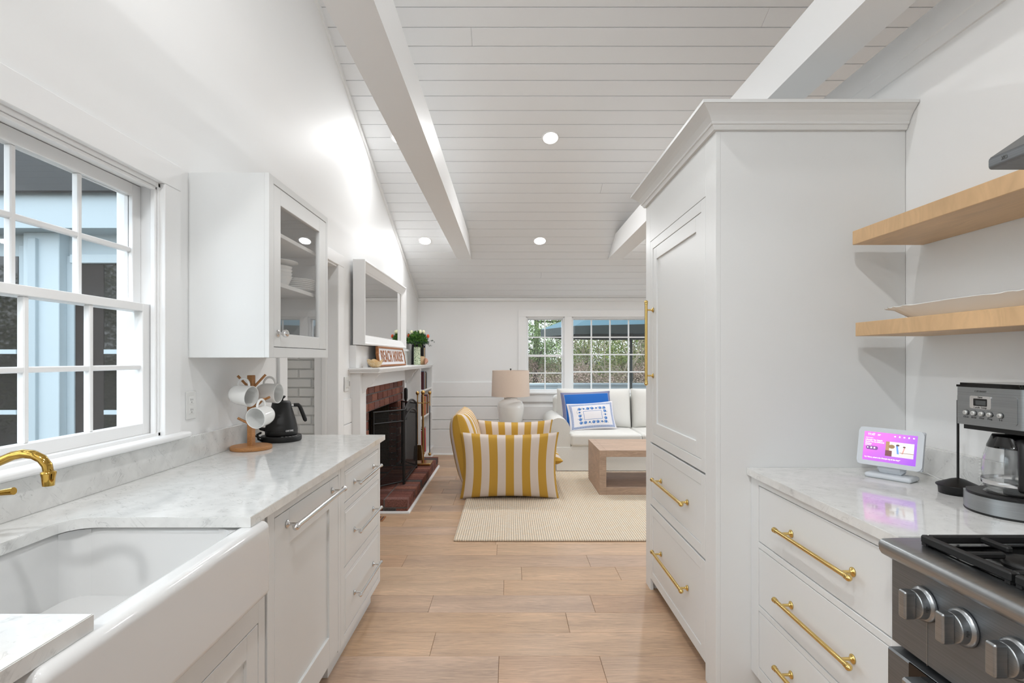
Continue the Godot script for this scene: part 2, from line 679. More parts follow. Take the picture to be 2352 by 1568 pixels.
	for q in [[0.112, 0.352], [0.358, 0.487], [0.493, 0.677], [0.683, 0.806], [0.812, 1.018]]:
		for x in [[-1.09, 0.13], [0.13, 4.2]]:
			if x[0] > 0.1 and q[1] > 0.8: continue
			s = sh()
			box(s, x[0], x[1], q[0], q[1], 7.584, 7.601, 0.003)
			part("board", s, M.wall, wb)
	tr = structure("trim_2", "white crown strip along the top of the far wall", "trim")
	s = sh()
	box(s, -1.3, 4.2, EAVE - 0.038, EAVE + 0.006, 7.575, 7.602, 0.004)
	part("crown_strip", s, M.trim, tr)
	var bb := structure("baseboard_back", "white baseboard with shoe along the far wall", "baseboard")
	s = sh()
	box(s, -1.07, 4.2, 0.0, 0.098, 7.578, 7.601)
	box(s, -1.07, 4.2, 0.098, 0.112, 7.582, 7.601, 0.004)
	part("board", s, M.trim, bb)
	s = sh()
	prism(s, [Vector2(7.578, 0.0), Vector2(7.562, 0.0), Vector2(7.563, 0.009), Vector2(7.568, 0.015), Vector2(7.578, 0.018)], "x", -1.07, 4.2)
	part("shoe", s, M.trim, bb)

	# outer right wall, wall behind the camera
	var wr := structure("wall_right", "white outer wall of the living room", "wall")
	s = sh()
	box(s, 4.2, 4.35, -0.02, 2.06, -1.75, 4.5)
	box(s, 4.2, 4.35, -0.02, 2.06, 6.6, 7.75)
	box(s, 4.2, 4.35, 2.06, EAVE, -1.75, 7.75)
	prism(s, [Vector2(-1.62, EAVE), Vector2(7.62, EAVE), Vector2(3.0, roof_y(3.0) + 0.05)], "x", 4.2, 4.35)
	part("plaster", s, M.wall, wr)
	var sd := structure("door_2", "white framed sliding glass door in the outer living room wall", "glass door")
	s = sh()
	for q in [[4.5, 4.58], [5.5, 5.6], [6.52, 6.6]]:
		box(s, 4.24, 4.3, 0.0, 2.06, q[0], q[1], 0.002)
	box(s, 4.24, 4.3, 1.97, 2.06, 4.5, 6.6, 0.002)
	box(s, 4.24, 4.3, 0.0, 0.1, 4.5, 6.6, 0.002)
	part("frame", s, M.trim, sd)
	for q in [[4.58, 5.5], [5.6, 6.52]]:
		s = sh()
		box(s, 4.266, 4.271, 0.1, 1.97, q[0], q[1])
		part("pane", s, M.window_glass, sd)
	var wf := structure("wall_front", "white wall behind the kitchen", "wall")
	s = sh()
	box(s, -1.5, 4.35, -0.02, EAVE + 0.05, -1.75, -1.6)
	part("plaster", s, M.wall, wf)

	# kitchen partition, lower than the ceiling, with a stepped cap
	var wp := structure("wall_partition", "white kitchen wall on the right with a stepped cap below the slope", "wall")
	s = sh()
	box(s, 1.58, 1.72, -0.02, 2.49, -1.6, 3.3)
	part("plaster", s, M.wall, wp)
	s = sh()
	prism(s, [Vector2(1.58, 2.485), Vector2(1.573, 2.487), Vector2(1.571, 2.54), Vector2(1.567, 2.545), Vector2(1.565, 2.64), Vector2(1.571, 2.648), Vector2(1.73, 2.648), Vector2(1.73, 2.485)], "d", -1.6, 3.31)
	part("cap", s, M.wall, wp)

	# tie beams
	var names := ["white boxed ceiling beam over the sink side", "white boxed ceiling beam above the refrigerator cabinet"]
	var spans := [[-0.645, -0.467], [1.232, 1.409]]
	for i in 2:
		s = sh()
		ORG = V((spans[i][0] + spans[i][1]) / 2, 2.585, 3.0)
		prism(s, [Vector2(-0.735, 2.585), Vector2(6.735, 2.585), Vector2(6.26, 2.793), Vector2(-0.26, 2.793)], "x", spans[i][0], spans[i][1])
		var b := solo("ceiling_beam", names[i], "beam", s, M.trim, "boxed ceiling beams")
		ORG = Vector3.ZERO

# ---------------------------------------------------------------- windows and doors
# one sash in a local frame: u across, v up, w out through the wall
func sash(parent: Node3D, u0: float, u1: float, v0: float, v1: float, w0: float, stile: float, top: float, bot: float, cols: int, rows: int, bar := 0.018) -> void:
	var s := sh()
	var dp := 0.034
	lbox(s, Vector3(u0, v0, w0), Vector3(u0 + stile, v1, w0 + dp), 0.002)
	lbox(s, Vector3(u1 - stile, v0, w0), Vector3(u1, v1, w0 + dp), 0.002)
	lbox(s, Vector3(u0 + stile, v0, w0), Vector3(u1 - stile, v0 + bot, w0 + dp), 0.002)
	lbox(s, Vector3(u0 + stile, v1 - top, w0), Vector3(u1 - stile, v1, w0 + dp), 0.002)
	var sa := part("sash", s, M.trim, parent)
	var gu0 := u0 + stile
	var gv0 := v0 + bot
	var pw := (u1 - stile - gu0) / cols
	var ph := (v1 - top - gv0) / rows
	for i in range(1, cols):
		s = sh()
		lbox(s, Vector3(gu0 + i * pw - bar / 2, gv0, w0 + 0.006), Vector3(gu0 + i * pw + bar / 2, v1 - top, w0 + dp - 0.006), 0.003)
		part("muntin", s, M.trim, sa)
	for j in range(1, rows):
		s = sh()
		lbox(s, Vector3(gu0, gv0 + j * ph - bar / 2, w0 + 0.007), Vector3(u1 - stile, gv0 + j * ph + bar / 2, w0 + dp - 0.007), 0.003)
		part("muntin", s, M.trim, sa)
	for i in cols:
		for j in rows:
			s = sh()
			lbox(s, Vector3(gu0 + i * pw, gv0 + j * ph, w0 + 0.0155), Vector3(gu0 + (i + 1) * pw, gv0 + (j + 1) * ph, w0 + 0.0185))
			part("pane", s, M.window_glass, sa)

# jambs of an opening u0..u1, v0..v1 through a wall `deep` thick
func jambs(parent: Node3D, u0: float, u1: float, v0: float, v1: float, deep: float) -> void:
	var s := sh()
	for q in [[u0, u0 + 0.012, v0, v1], [u1 - 0.012, u1, v0, v1], [u0, u1, v1 - 0.012, v1], [u0, u1, v0, v0 + 0.012]]:
		lbox(s, Vector3(q[0], q[2], -0.001), Vector3(q[1], q[3], deep + 0.02))
	for u in [u0 + 0.012, u1 - 0.024]:        # stops
		lbox(s, Vector3(u, v0, 0.004), Vector3(u + 0.012, v1, 0.024), 0.003)
	lbox(s, Vector3(u0, v1 - 0.026, 0.004), Vector3(u1, v1 - 0.012, 0.024), 0.003)
	part("jamb", s, M.trim, parent)

func windows_and_doors() -> void:
	# kitchen window: u is d, w points out through the left wall
	T = Transform3D(Basis(Vector3(0, 0, -1), Vector3(0, 1, 0), Vector3(-1, 0, 0)), Vector3(-1.35, 0, 0))
	var units := [[1.25, 2.09], [0.33, 1.17]]
	for i in 2:
		var u0: float = units[i][0]
		var u1: float = units[i][1]
		var w := structure("window_%d" % (i + 1), ["white double hung kitchen window with small panes beside the wall cabinet", "white double hung kitchen window with small panes behind the sink"][i], "window")
		jambs(w, u0, u1, 1.05, 2.02, 0.14)
		sash(w, u0 + 0.013, u1 - 0.013, 1.526, 2.006, 0.066, 0.045, 0.045, 0.028, 3, 2)
		sash(w, u0 + 0.013, u1 - 0.013, 1.062, 1.556, 0.028, 0.045, 0.03, 0.042, 3, 2)
		var s := sh()
		if i == 0:
			lbox(s, Vector3(u1 - 0.002, 1.05, -0.02), Vector3(2.19, 2.024, 0.001), 0.002)
			lbox(s, Vector3(1.17, 1.05, -0.02), Vector3(u0 + 0.002, 2.024, 0.001), 0.002)
			lbox(s, Vector3(0.23, 2.024, -0.021), Vector3(2.19, 2.122, 0.001), 0.002)
			part("casing", s, M.trim, w)
			s = sh()
			T = T * Transform3D.IDENTITY
			rbox(s, Vector3(0.2, 1.027, -0.055), Vector3(2.212, 1.051, 0.03), 0.01)
			part("stool", s, M.trim, w)
		else:
			lbox(s, Vector3(0.23, 1.05, -0.02), Vector3(u0 + 0.002, 2.024, 0.001), 0.002)
			part("casing", s, M.trim, w)
	T = Transform3D.IDENTITY

	# far window group: u is x, w points out
	T = Transform3D(Basis(Vector3(1, 0, 0), Vector3(0, 1, 0), Vector3(0, 0, -1)), Vector3(0, 0, -7.6))
	var w3 := structure("window_3", "double hung window with small panes on the far wall behind the lamp", "window")
	jambs(w3, 0.239, 0.784, 0.878, 1.939, 0.15)
	sash(w3, 0.252, 0.771, 1.375, 1.927, 0.072, 0.024, 0.03, 0.03, 2, 2, 0.016)
	sash(w3, 0.252, 0.771, 0.884, 1.402, 0.034, 0.024, 0.03, 0.03, 2, 2, 0.016)
	var s := sh()
	lbox(s, Vector3(0.13, 0.878, -0.02), Vector3(0.241, 1.937, 0.001), 0.002)
	lbox(s, Vector3(0.13, 1.937, -0.021), Vector3(2.74, 2.03, 0.001), 0.002)
	lbox(s, Vector3(0.782, 0.878, -0.02), Vector3(0.885, 1.937, 0.001), 0.002)
	lbox(s, Vector3(1.983, 0.878, -0.02), Vector3(2.087, 1.937, 0.001), 0.002)
	lbox(s, Vector3(2.628, 0.878, -0.02), Vector3(2.74, 1.937, 0.001), 0.002)
	part("casing", s, M.trim, w3)
	s = sh()
	lbox(s, Vector3(0.1, 0.852, -0.045), Vector3(2.77, 0.878, 0.03), 0.004)
	part("stool", s, M.trim, w3)
	s = sh()
	lbox(s, Vector3(0.12, 0.74, -0.022), Vector3(2.75, 0.852, 0.0), 0.002)
	part("apron", s, M.trim, w3)
	var w4 := structure("window_4", "wide fixed window with a grid of small panes above the sofa", "window")
	jambs(w4, 0.883, 1.985, 0.878, 1.939, 0.15)
	sash(w4, 0.886, 1.982, 0.884, 1.927, 0.05, 0.02, 0.03, 0.03, 4, 4, 0.018)
	var w5 := structure("window_5", "double hung window with small panes beyond the wide one", "window")
	jambs(w5, 2.085, 2.63, 0.878, 1.939, 0.15)
	sash(w5, 2.098, 2.617, 1.375, 1.927, 0.072, 0.024, 0.03, 0.03, 2, 2, 0.016)
	sash(w5, 2.098, 2.617, 0.884, 1.402, 0.034, 0.024, 0.03, 0.03, 2, 2, 0.016)
	T = Transform3D.IDENTITY

	# doorway beyond the counter, opening on a painted chimney back
	var dr := structure("door_1", "cased white doorway between the counter and the fireplace", "doorway")
	s = sh()
	box(s, -1.352, -1.332, 0, 2.082, 3.14, 3.25, 0.003)
	box(s, -1.352, -1.332, 0, 2.082, 4.22, 4.35, 0.003)
	box(s, -1.352, -1.33, 2.08, 2.172, 3.13, 4.36, 0.003)
	part("casing", s, M.trim, dr)
	s = sh()
	box(s, -1.52, -1.345, 0, 2.08, 3.24, 3.252)
	box(s, -1.52, -1.338, 0, 2.08, 4.216, 4.23)
	box(s, -1.52, -1.345, 2.066, 2.08, 3.24, 4.23)
	box(s, -1.46, -1.42, 0, 2.066, 4.2, 4.217, 0.003)
	box(s, -1.46, -1.42, 2.05, 2.067, 3.25, 4.22, 0.003)
	part("jamb", s, M.trim, dr)
	var hall := structure("wall_hall", "narrow white hall seen through the doorway", "wall")
	s = sh()
	box(s, -1.95, -1.8, -0.02, 2.45, 2.9, 4.6)
	box(s, -1.95, -1.49, -0.02, 2.45, 2.9, 3.05)
	box(s, -1.95, -1.49, -0.02, 2.45, 4.36, 4.6)
	box(s, -1.95, -1.49, 2.4, 2.55, 2.9, 4.6)
	box(s, -1.95, -1.49, -0.2, -0.01, 2.9, 4.6)
	part("plaster", s, M.painted_brick, hall)
	rng.seed = 5
	for r in 32:
		var y := 0.0 + r * 0.0745
		var x := -1.8 + (0.105 if r % 2 else 0.0) - 0.1
		while x < -1.5:
			var x0 := maxf(x, -1.8)
			var x1 := minf(x + 0.2, -1.492)
			if x1 - x0 > 0.03 and x1 > -2.2:
				s = sh()
				ORG = V((x0 + x1) / 2, y + 0.03, 4.35)
				box(s, x0, x1, y, y + 0.066, 4.344 + rng.randf() * 0.004, 4.362, 0.005)
				var o := part("brick", s, M.painted_brick, hall)
				o.position = ORG
				ORG = Vector3.ZERO
			x += 0.21
# ---------------------------------------------------------------- materials
func mat(key: String, col: Color, rough := 0.6, metal := 0.0) -> StandardMaterial3D:
	var m := StandardMaterial3D.new()
	m.albedo_color = col
	m.roughness = rough
	m.metallic = metal
	M[key] = m
	return m

func tex(w: int, h: int, f: Callable) -> ImageTexture:
	var im := Image.create(w, h, false, Image.FORMAT_RGB8)
	for y in h:
		for x in w:
			im.set_pixel(x, y, f.call(x, y))
	return ImageTexture.create_from_image(im)

func noise(seed_: int, freq: float, kind := FastNoiseLite.TYPE_SIMPLEX_SMOOTH, oct := 4) -> FastNoiseLite:
	var n := FastNoiseLite.new()
	n.seed = seed_
	n.frequency = freq
	n.noise_type = kind
	n.fractal_octaves = oct
	return n

# 2-d noise that repeats over w x h, stretched by sx, sy
func loopn(n: FastNoiseLite, x: float, y: float, w: float, h: float, kx: float, ky: float) -> float:
	var a := TAU * x / w
	var b := TAU * y / h
	return n.get_noise_3d(cos(a) * kx + 7.0, sin(a) * kx + cos(b) * ky, sin(b) * ky + 3.0)

func tri_tex(m: StandardMaterial3D, t: Texture2D, per_metre: Vector3, world := true) -> void:
	m.albedo_texture = t
	m.uv1_triplanar = true
	m.uv1_world_triplanar = world
	m.uv1_scale = per_metre
	m.uv1_triplanar_sharpness = 8.0

func grey(v: float) -> Color:
	return Color(v, v, v)

func make_materials() -> void:
	mat("wall", Color(0.946, 0.947, 0.944), 0.55)
	mat("ceiling", Color(0.928, 0.936, 0.94), 0.6)
	mat("trim", Color(0.945, 0.946, 0.944), 0.4)
	mat("cabinet", Color(0.893, 0.899, 0.896), 0.42)
	mat("cabinet_inside", Color(0.86, 0.86, 0.85), 0.5)
	mat("groove", Color(0.7, 0.7, 0.69), 0.6)
	mat("porcelain", Color(0.885, 0.885, 0.88), 0.07)
	mat("mug", Color(0.95, 0.95, 0.94), 0.1)
	mat("dish", Color(0.93, 0.93, 0.92), 0.15)
	mat("brass", Color(0.87, 0.75, 0.47), 0.2, 1.0)
	mat("faucet_brass", Color(0.74, 0.6, 0.3), 0.08, 1.0)
	mat("old_brass", Color(0.78, 0.63, 0.4), 0.22, 1.0)
	mat("chrome", Color(0.86, 0.86, 0.86), 0.12, 1.0)
	mat("black", Color(0.035, 0.035, 0.036), 0.45)
	mat("black_gloss", Color(0.015, 0.015, 0.016), 0.08)
	mat("kettle", Color(0.06, 0.06, 0.06), 0.5)
	mat("iron", Color(0.07, 0.07, 0.07), 0.55)
	mat("cord", Color(0.04, 0.04, 0.04), 0.5)
	mat("white_plastic", Color(0.9, 0.9, 0.89), 0.35)
	mat("slot", Color(0.2, 0.2, 0.2), 0.7)
	mat("mirror", Color(0.86, 0.86, 0.86), 0.01, 1.0)
	mat("ash", Color(0.2, 0.19, 0.18), 0.95)
	mat("mortar", Color(0.4, 0.39, 0.38), 0.95)
	mat("print_white", Color(0.93, 0.93, 0.93), 0.6)
	mat("button", Color(0.8, 0.8, 0.79), 0.4, 0.7)
	mat("etch", Color(0.42, 0.42, 0.41), 0.5, 0.6)
	mat("ink", Color(0.25, 0.25, 0.25), 0.6)
	mat("sign_board", Color(0.9, 0.9, 0.91), 0.6)
	mat("sign_letter", Color(0.6, 0.37, 0.2), 0.6)
	mat("lcd", Color(0.3, 0.31, 0.31), 0.25)
	mat("speaker_grey", Color(0.82, 0.84, 0.86), 0.5)
	mat("patio", Color(0.045, 0.13, 0.12), 0.6)
	mat("patio_sky_sheen", Color(0.2, 0.34, 0.38), 0.8)  # umbrella fabric with bluish sky reflection painted into its colour
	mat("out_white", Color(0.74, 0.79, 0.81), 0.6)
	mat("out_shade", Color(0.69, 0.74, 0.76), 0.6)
	mat("dark_glass", Color(0.05, 0.055, 0.05), 0.03)
	mat("shingle", Color(0.06, 0.065, 0.06), 0.95)
	mat("curtain", Color(0.12, 0.085, 0.06), 0.9)
	mat("ground", Color(0.27, 0.23, 0.17), 1.0)
	mat("deck", Color(0.45, 0.43, 0.4), 0.9)

	var g := mat("glass", Color(1, 1, 1, 0.04), 0.0)
	g.transparency = BaseMaterial3D.TRANSPARENCY_ALPHA
	var wg := mat("window_glass", Color(1, 1, 1, 0.03), 0.0)
	wg.transparency = BaseMaterial3D.TRANSPARENCY_ALPHA
	wg.metallic_specular = 0.22
	var cg := mat("carafe_glass", Color(0.8, 0.82, 0.82, 0.07), 0.0)
	cg.transparency = BaseMaterial3D.TRANSPARENCY_ALPHA
	var vg := mat("bowl_glass", Color(0.9, 0.9, 0.88, 0.35), 0.05)
	vg.transparency = BaseMaterial3D.TRANSPARENCY_ALPHA
	var wm := mat("wire_mesh", Color(0.03, 0.03, 0.03, 0.62), 0.9)
	wm.transparency = BaseMaterial3D.TRANSPARENCY_ALPHA
	var lens := mat("lens", Color(1, 1, 1), 0.4)
	lens.emission_enabled = true
	lens.emission = Color(0.96, 0.98, 1.0)
	lens.emission_energy_multiplier = 6.0

	# wood grain, grey, running along u
	var n1 := noise(3, 1.0, FastNoiseLite.TYPE_SIMPLEX_SMOOTH, 4)
	var n2 := noise(9, 1.0, FastNoiseLite.TYPE_SIMPLEX_SMOOTH, 3)
	var grain := tex(768, 384, func(x, y):
		var w := loopn(n2, x, y, 768, 384, 0.35, 0.9)
		var f := loopn(n1, x, y + w * 26.0, 768, 384, 1.1, 16.0)
		var r := sin((float(y) / 384.0 * 9.0 + w * 5.0) * TAU) * 0.5 + 0.5
		var p := maxf(0.0, loopn(n1, x, y, 768, 384, 3.2, 60.0)) * 0.16
		return grey(clampf(0.89 + f * 0.09 + w * 0.08 + r * 0.035 - p, 0, 1)))
	M["grain"] = grain
	var spots := [[Color(0.85, 0.71, 0.585), 0.0], [Color(0.82, 0.67, 0.545), 0.31], [Color(0.865, 0.73, 0.605), 0.57], [Color(0.81, 0.68, 0.57), 0.77], [Color(0.84, 0.695, 0.56), 0.13], [Color(0.825, 0.7, 0.6), 0.44]]
	for k in spots.size():
		var m := mat("oak%d" % k, spots[k][0], 0.42)
		tri_tex(m, grain, Vector3(0.45, 0.9, 1.1))
		m.uv1_offset = Vector3(spots[k][1], spots[k][1] * 2.3, spots[k][1] * 1.7)
		m.roughness = 0.38
	tri_tex(mat("maple", Color(0.885, 0.735, 0.555), 0.45), grain, Vector3(0.9, 2.2, 0.5))
	var mp: StandardMaterial3D = M["maple"]
	# the shelves run away from the camera: turn the grain along z
	var grain_z := tex(384, 768, func(x, y):
		var w := loopn(n2, y, x, 768, 384, 0.35, 0.9)
		var f := loopn(n1, y, x + w * 20.0, 768, 384, 1.1, 12.0)
		return grey(clampf(0.94 + f * 0.05 + w * 0.06, 0, 1)))
	mp.albedo_texture = grain_z
	mp.uv1_scale = Vector3(1.2, 1.2, 0.7)
	tri_tex(mat("table_oak", Color(0.81, 0.695, 0.605), 0.6), grain, Vector3(0.7, 1.4, 1.3))
	tri_tex(mat("bamboo", Color(0.79, 0.56, 0.34), 0.5), grain, Vector3(6, 3.0, 6.0))
	tri_tex(mat("sign_frame", Color(0.68, 0.44, 0.25), 0.6), grain, Vector3(3, 6, 1.5))

	# quartz with faint broken veins
	var q1 := noise(21, 1.0, FastNoiseLite.TYPE_SIMPLEX_SMOOTH, 4)
	var q2 := noise(33, 1.0, FastNoiseLite.TYPE_SIMPLEX_SMOOTH, 3)
	var quartz := tex(640, 640, func(x, y):
		var wx := loopn(q2, x, y, 640, 640, 1.3, 1.3) * 60.0
		var v := absf(loopn(q1, x + wx, y + wx, 640, 640, 1.7, 1.7))
		var k := clampf(loopn(q2, x + 211, y + 97, 640, 640, 1.7, 1.7) * 1.6 + 0.35, 0, 1)
		var vein := pow(1.0 - clampf(v * 9.0, 0, 1), 2.0) * k
		var cloud := loopn(q1, x + 300, y, 640, 640, 1.1, 1.1)
		return grey(clampf(0.955 + cloud * 0.05 - vein * 0.12, 0, 1)))
	var qm := mat("quartz", Color(0.93, 0.93, 0.92), 0.07)
	tri_tex(qm, quartz, Vector3(1.9, 1.9, 1.9))

	# brick: speckled clay in several tones
	var b1 := noise(5, 1.0, FastNoiseLite.TYPE_SIMPLEX_SMOOTH, 5)
	var clay := tex(256, 256, func(x, y):
		var a := loopn(b1, x, y, 256, 256, 3.0, 3.0)
		var b := loopn(b1, x + 90, y + 40, 256, 256, 14.0, 14.0)
		return grey(clampf(0.8 + a * 0.3 + b * 0.22, 0, 1)))
	var tones := [Color(0.6, 0.36, 0.29), Color(0.54, 0.31, 0.26), Color(0.66, 0.42, 0.34), Color(0.47, 0.29, 0.25), Color(0.58, 0.39, 0.35), Color(0.36, 0.33, 0.32), Color(0.72, 0.6, 0.56)]
	for k in tones.size():
		tri_tex(mat("brick%d" % k, tones[k], 0.9), clay, Vector3(4, 4, 4))
		M["brick%d" % k].uv1_offset = Vector3(0.13 * k, 0.29 * k, 0.41 * k)
	tri_tex(mat("firebrick", Color(0.42, 0.36, 0.29), 0.95), clay, Vector3(3, 3, 3))
	tri_tex(mat("painted_brick", Color(0.93, 0.93, 0.92), 0.6), clay, Vector3(3, 3, 3))
	M["painted_brick"].albedo_texture = null

	# brushed steel
	var sn := noise(51, 1.0, FastNoiseLite.TYPE_VALUE, 2)
	var brushed := tex(256, 256, func(x, y):
		return grey(clampf(0.9 + loopn(sn, x, y, 256, 256, 0.8, 42.0) * 0.07, 0, 1)))
	tri_tex(mat("steel", Color(0.725, 0.74, 0.75), 0.33, 1.0), brushed, Vector3(1.0, 3.0, 1.0))
	tri_tex(mat("dark_steel", Color(0.585, 0.6, 0.615), 0.48, 1.0), brushed, Vector3(1.0, 3.0, 1.0))

	# rug: rows of braided loops
	var rn := noise(71, 1.0, FastNoiseLite.TYPE_SIMPLEX_SMOOTH, 3)
	var hgt := func(x, y) -> float:
		var row := floori(y / 16.0)
		var fy := absf(fmod(float(y), 16.0) / 8.0 - 1.0)
		var fx := absf(fmod(float(x) + (8 if row % 2 else 0) + fy * 3.0, 16.0) / 8.0 - 1.0)
		return sqrt(maxf(0.0, 1.0 - fy * fy)) * (0.45 + 0.55 * sqrt(maxf(0.0, 1.0 - fx * fx)))
	var weave := tex(512, 512, func(x, y):
		var k: float = hgt.call(y, x)
		var a := loopn(rn, x, y, 512, 512, 2.0, 2.0)
		var b := loopn(rn, x + 77, y, 512, 512, 24.0, 24.0)
		var v := 0.62 + 0.33 * k + b * 0.12
		return Color(clampf(v * 0.99, 0, 1), clampf(v * (0.935 + a * 0.03), 0, 1), clampf(v * (0.85 + a * 0.06), 0, 1)))
	var relief := tex(512, 512, func(x, y): return grey(hgt.call(y, x)))
	var rug := mat("rug", Color(1.0, 0.985, 0.97), 0.95)
	tri_tex(rug, weave, Vector3(1.8, 1.8, 1.8))
	rug.heightmap_enabled = true
	rug.heightmap_texture = relief
	rug.heightmap_scale = 0.3

	# cloth
	var cn := noise(81, 1.0, FastNoiseLite.TYPE_SIMPLEX, 2)
	var cloth := tex(256, 256, func(x, y):
		var t := (0.5 + 0.5 * sin(x * TAU / 4.0)) * 0.03 + (0.5 + 0.5 * sin(y * TAU / 4.0)) * 0.03
		return grey(clampf(0.94 + t + loopn(cn, x, y, 256, 256, 9.0, 9.0) * 0.03, 0, 1)))
	tri_tex(mat("slipcover", Color(0.93, 0.925, 0.905), 0.9), cloth, Vector3(4, 4, 4))
	tri_tex(mat("linen", Color(0.91, 0.835, 0.77), 0.9), cloth, Vector3(5, 5, 5))
	M["linen"].backlight_enabled = true
	M["linen"].backlight = Color(0.25, 0.22, 0.2)
	tri_tex(mat("blue_cloth", Color(0.09, 0.36, 0.74), 0.85), cloth, Vector3(6, 6, 6))
	mat("crackle", Color(0.95, 0.945, 0.93), 0.14)
	M["crackle"].clearcoat_enabled = true
	M["crackle"].clearcoat = 0.6
	M["crackle"].clearcoat_roughness = 0.1

	# awning stripes, 5.8 across a panel
	var stripe := tex(1024, 16, func(x, y):
		var k := fmod(float(x) / 1024.0 * 5.8 + 0.33, 1.0)
		var w := 0.97 + 0.03 * sin(float(x) * 1.7) * sin(float(y) * 2.4)
		return Color(0.775, 0.605, 0.235) * w if k < 0.5 else Color(0.87, 0.815, 0.77) * w)
	var sm := mat("stripes", Color(1, 1, 1), 0.9)
	sm.albedo_texture = stripe
	var stripe9 := tex(1024, 16, func(x, y):
		var k := fmod(float(x) / 1024.0 * 6.6 + 0.2, 1.0)
		return Color(0.775, 0.605, 0.235) if k < 0.5 else Color(0.87, 0.815, 0.77))
	var s9 := mat("stripes_back", Color(1, 1, 1), 0.9)
	s9.albedo_texture = stripe9
	mat("piping", Color(0.75, 0.57, 0.2), 0.9)

	# vase: pale blossoms on green
	var vn := noise(91, 0.055, FastNoiseLite.TYPE_CELLULAR, 1)
	vn.cellular_return_type = FastNoiseLite.RETURN_DISTANCE
	var vase := tex(256, 256, func(x, y):
		var k := vn.get_noise_2d(x, y)
		return Color(0.86, 0.9, 0.78) if k < -0.42 else (Color(0.62, 0.74, 0.56) if k < -0.3 else Color(0.2, 0.33, 0.2)))
	var vm := mat("vase", Color(1, 1, 1), 0.15)
	tri_tex(vm, vase, Vector3(6, 6, 6))

	# shell
	var shn := noise(95, 1.0)
	var shell := tex(128, 128, func(x, y):
		var k := loopn(shn, x, y, 128, 128, 1.6, 1.6) * 0.5 + 0.5
		return Color(0.86, 0.68, 0.42).lerp(Color(0.93, 0.88, 0.78), clampf(k, 0, 1)))
	tri_tex(mat("shell", Color(1, 1, 1), 0.25), shell, Vector3(5, 5, 5))
	mat("shell_pink", Color(0.88, 0.66, 0.56), 0.3)
	mat("shell_cream", Color(0.9, 0.77, 0.6), 0.4)

	var lf := mat("leaf", Color(1, 1, 1), 0.7)
	lf.vertex_color_use_as_albedo = true
	lf.cull_mode = BaseMaterial3D.CULL_DISABLED
	mat("bark", Color(0.2, 0.165, 0.13), 1.0)
	mat("pale_bark", Color(0.52, 0.48, 0.4), 1.0)
	mat("stem", Color(0.3, 0.48, 0.14), 0.7)
	mat("petal_orange", Color(0.93, 0.36, 0.2), 0.6)
	mat("petal_white", Color(0.93, 0.93, 0.78), 0.6)
	make_prints()

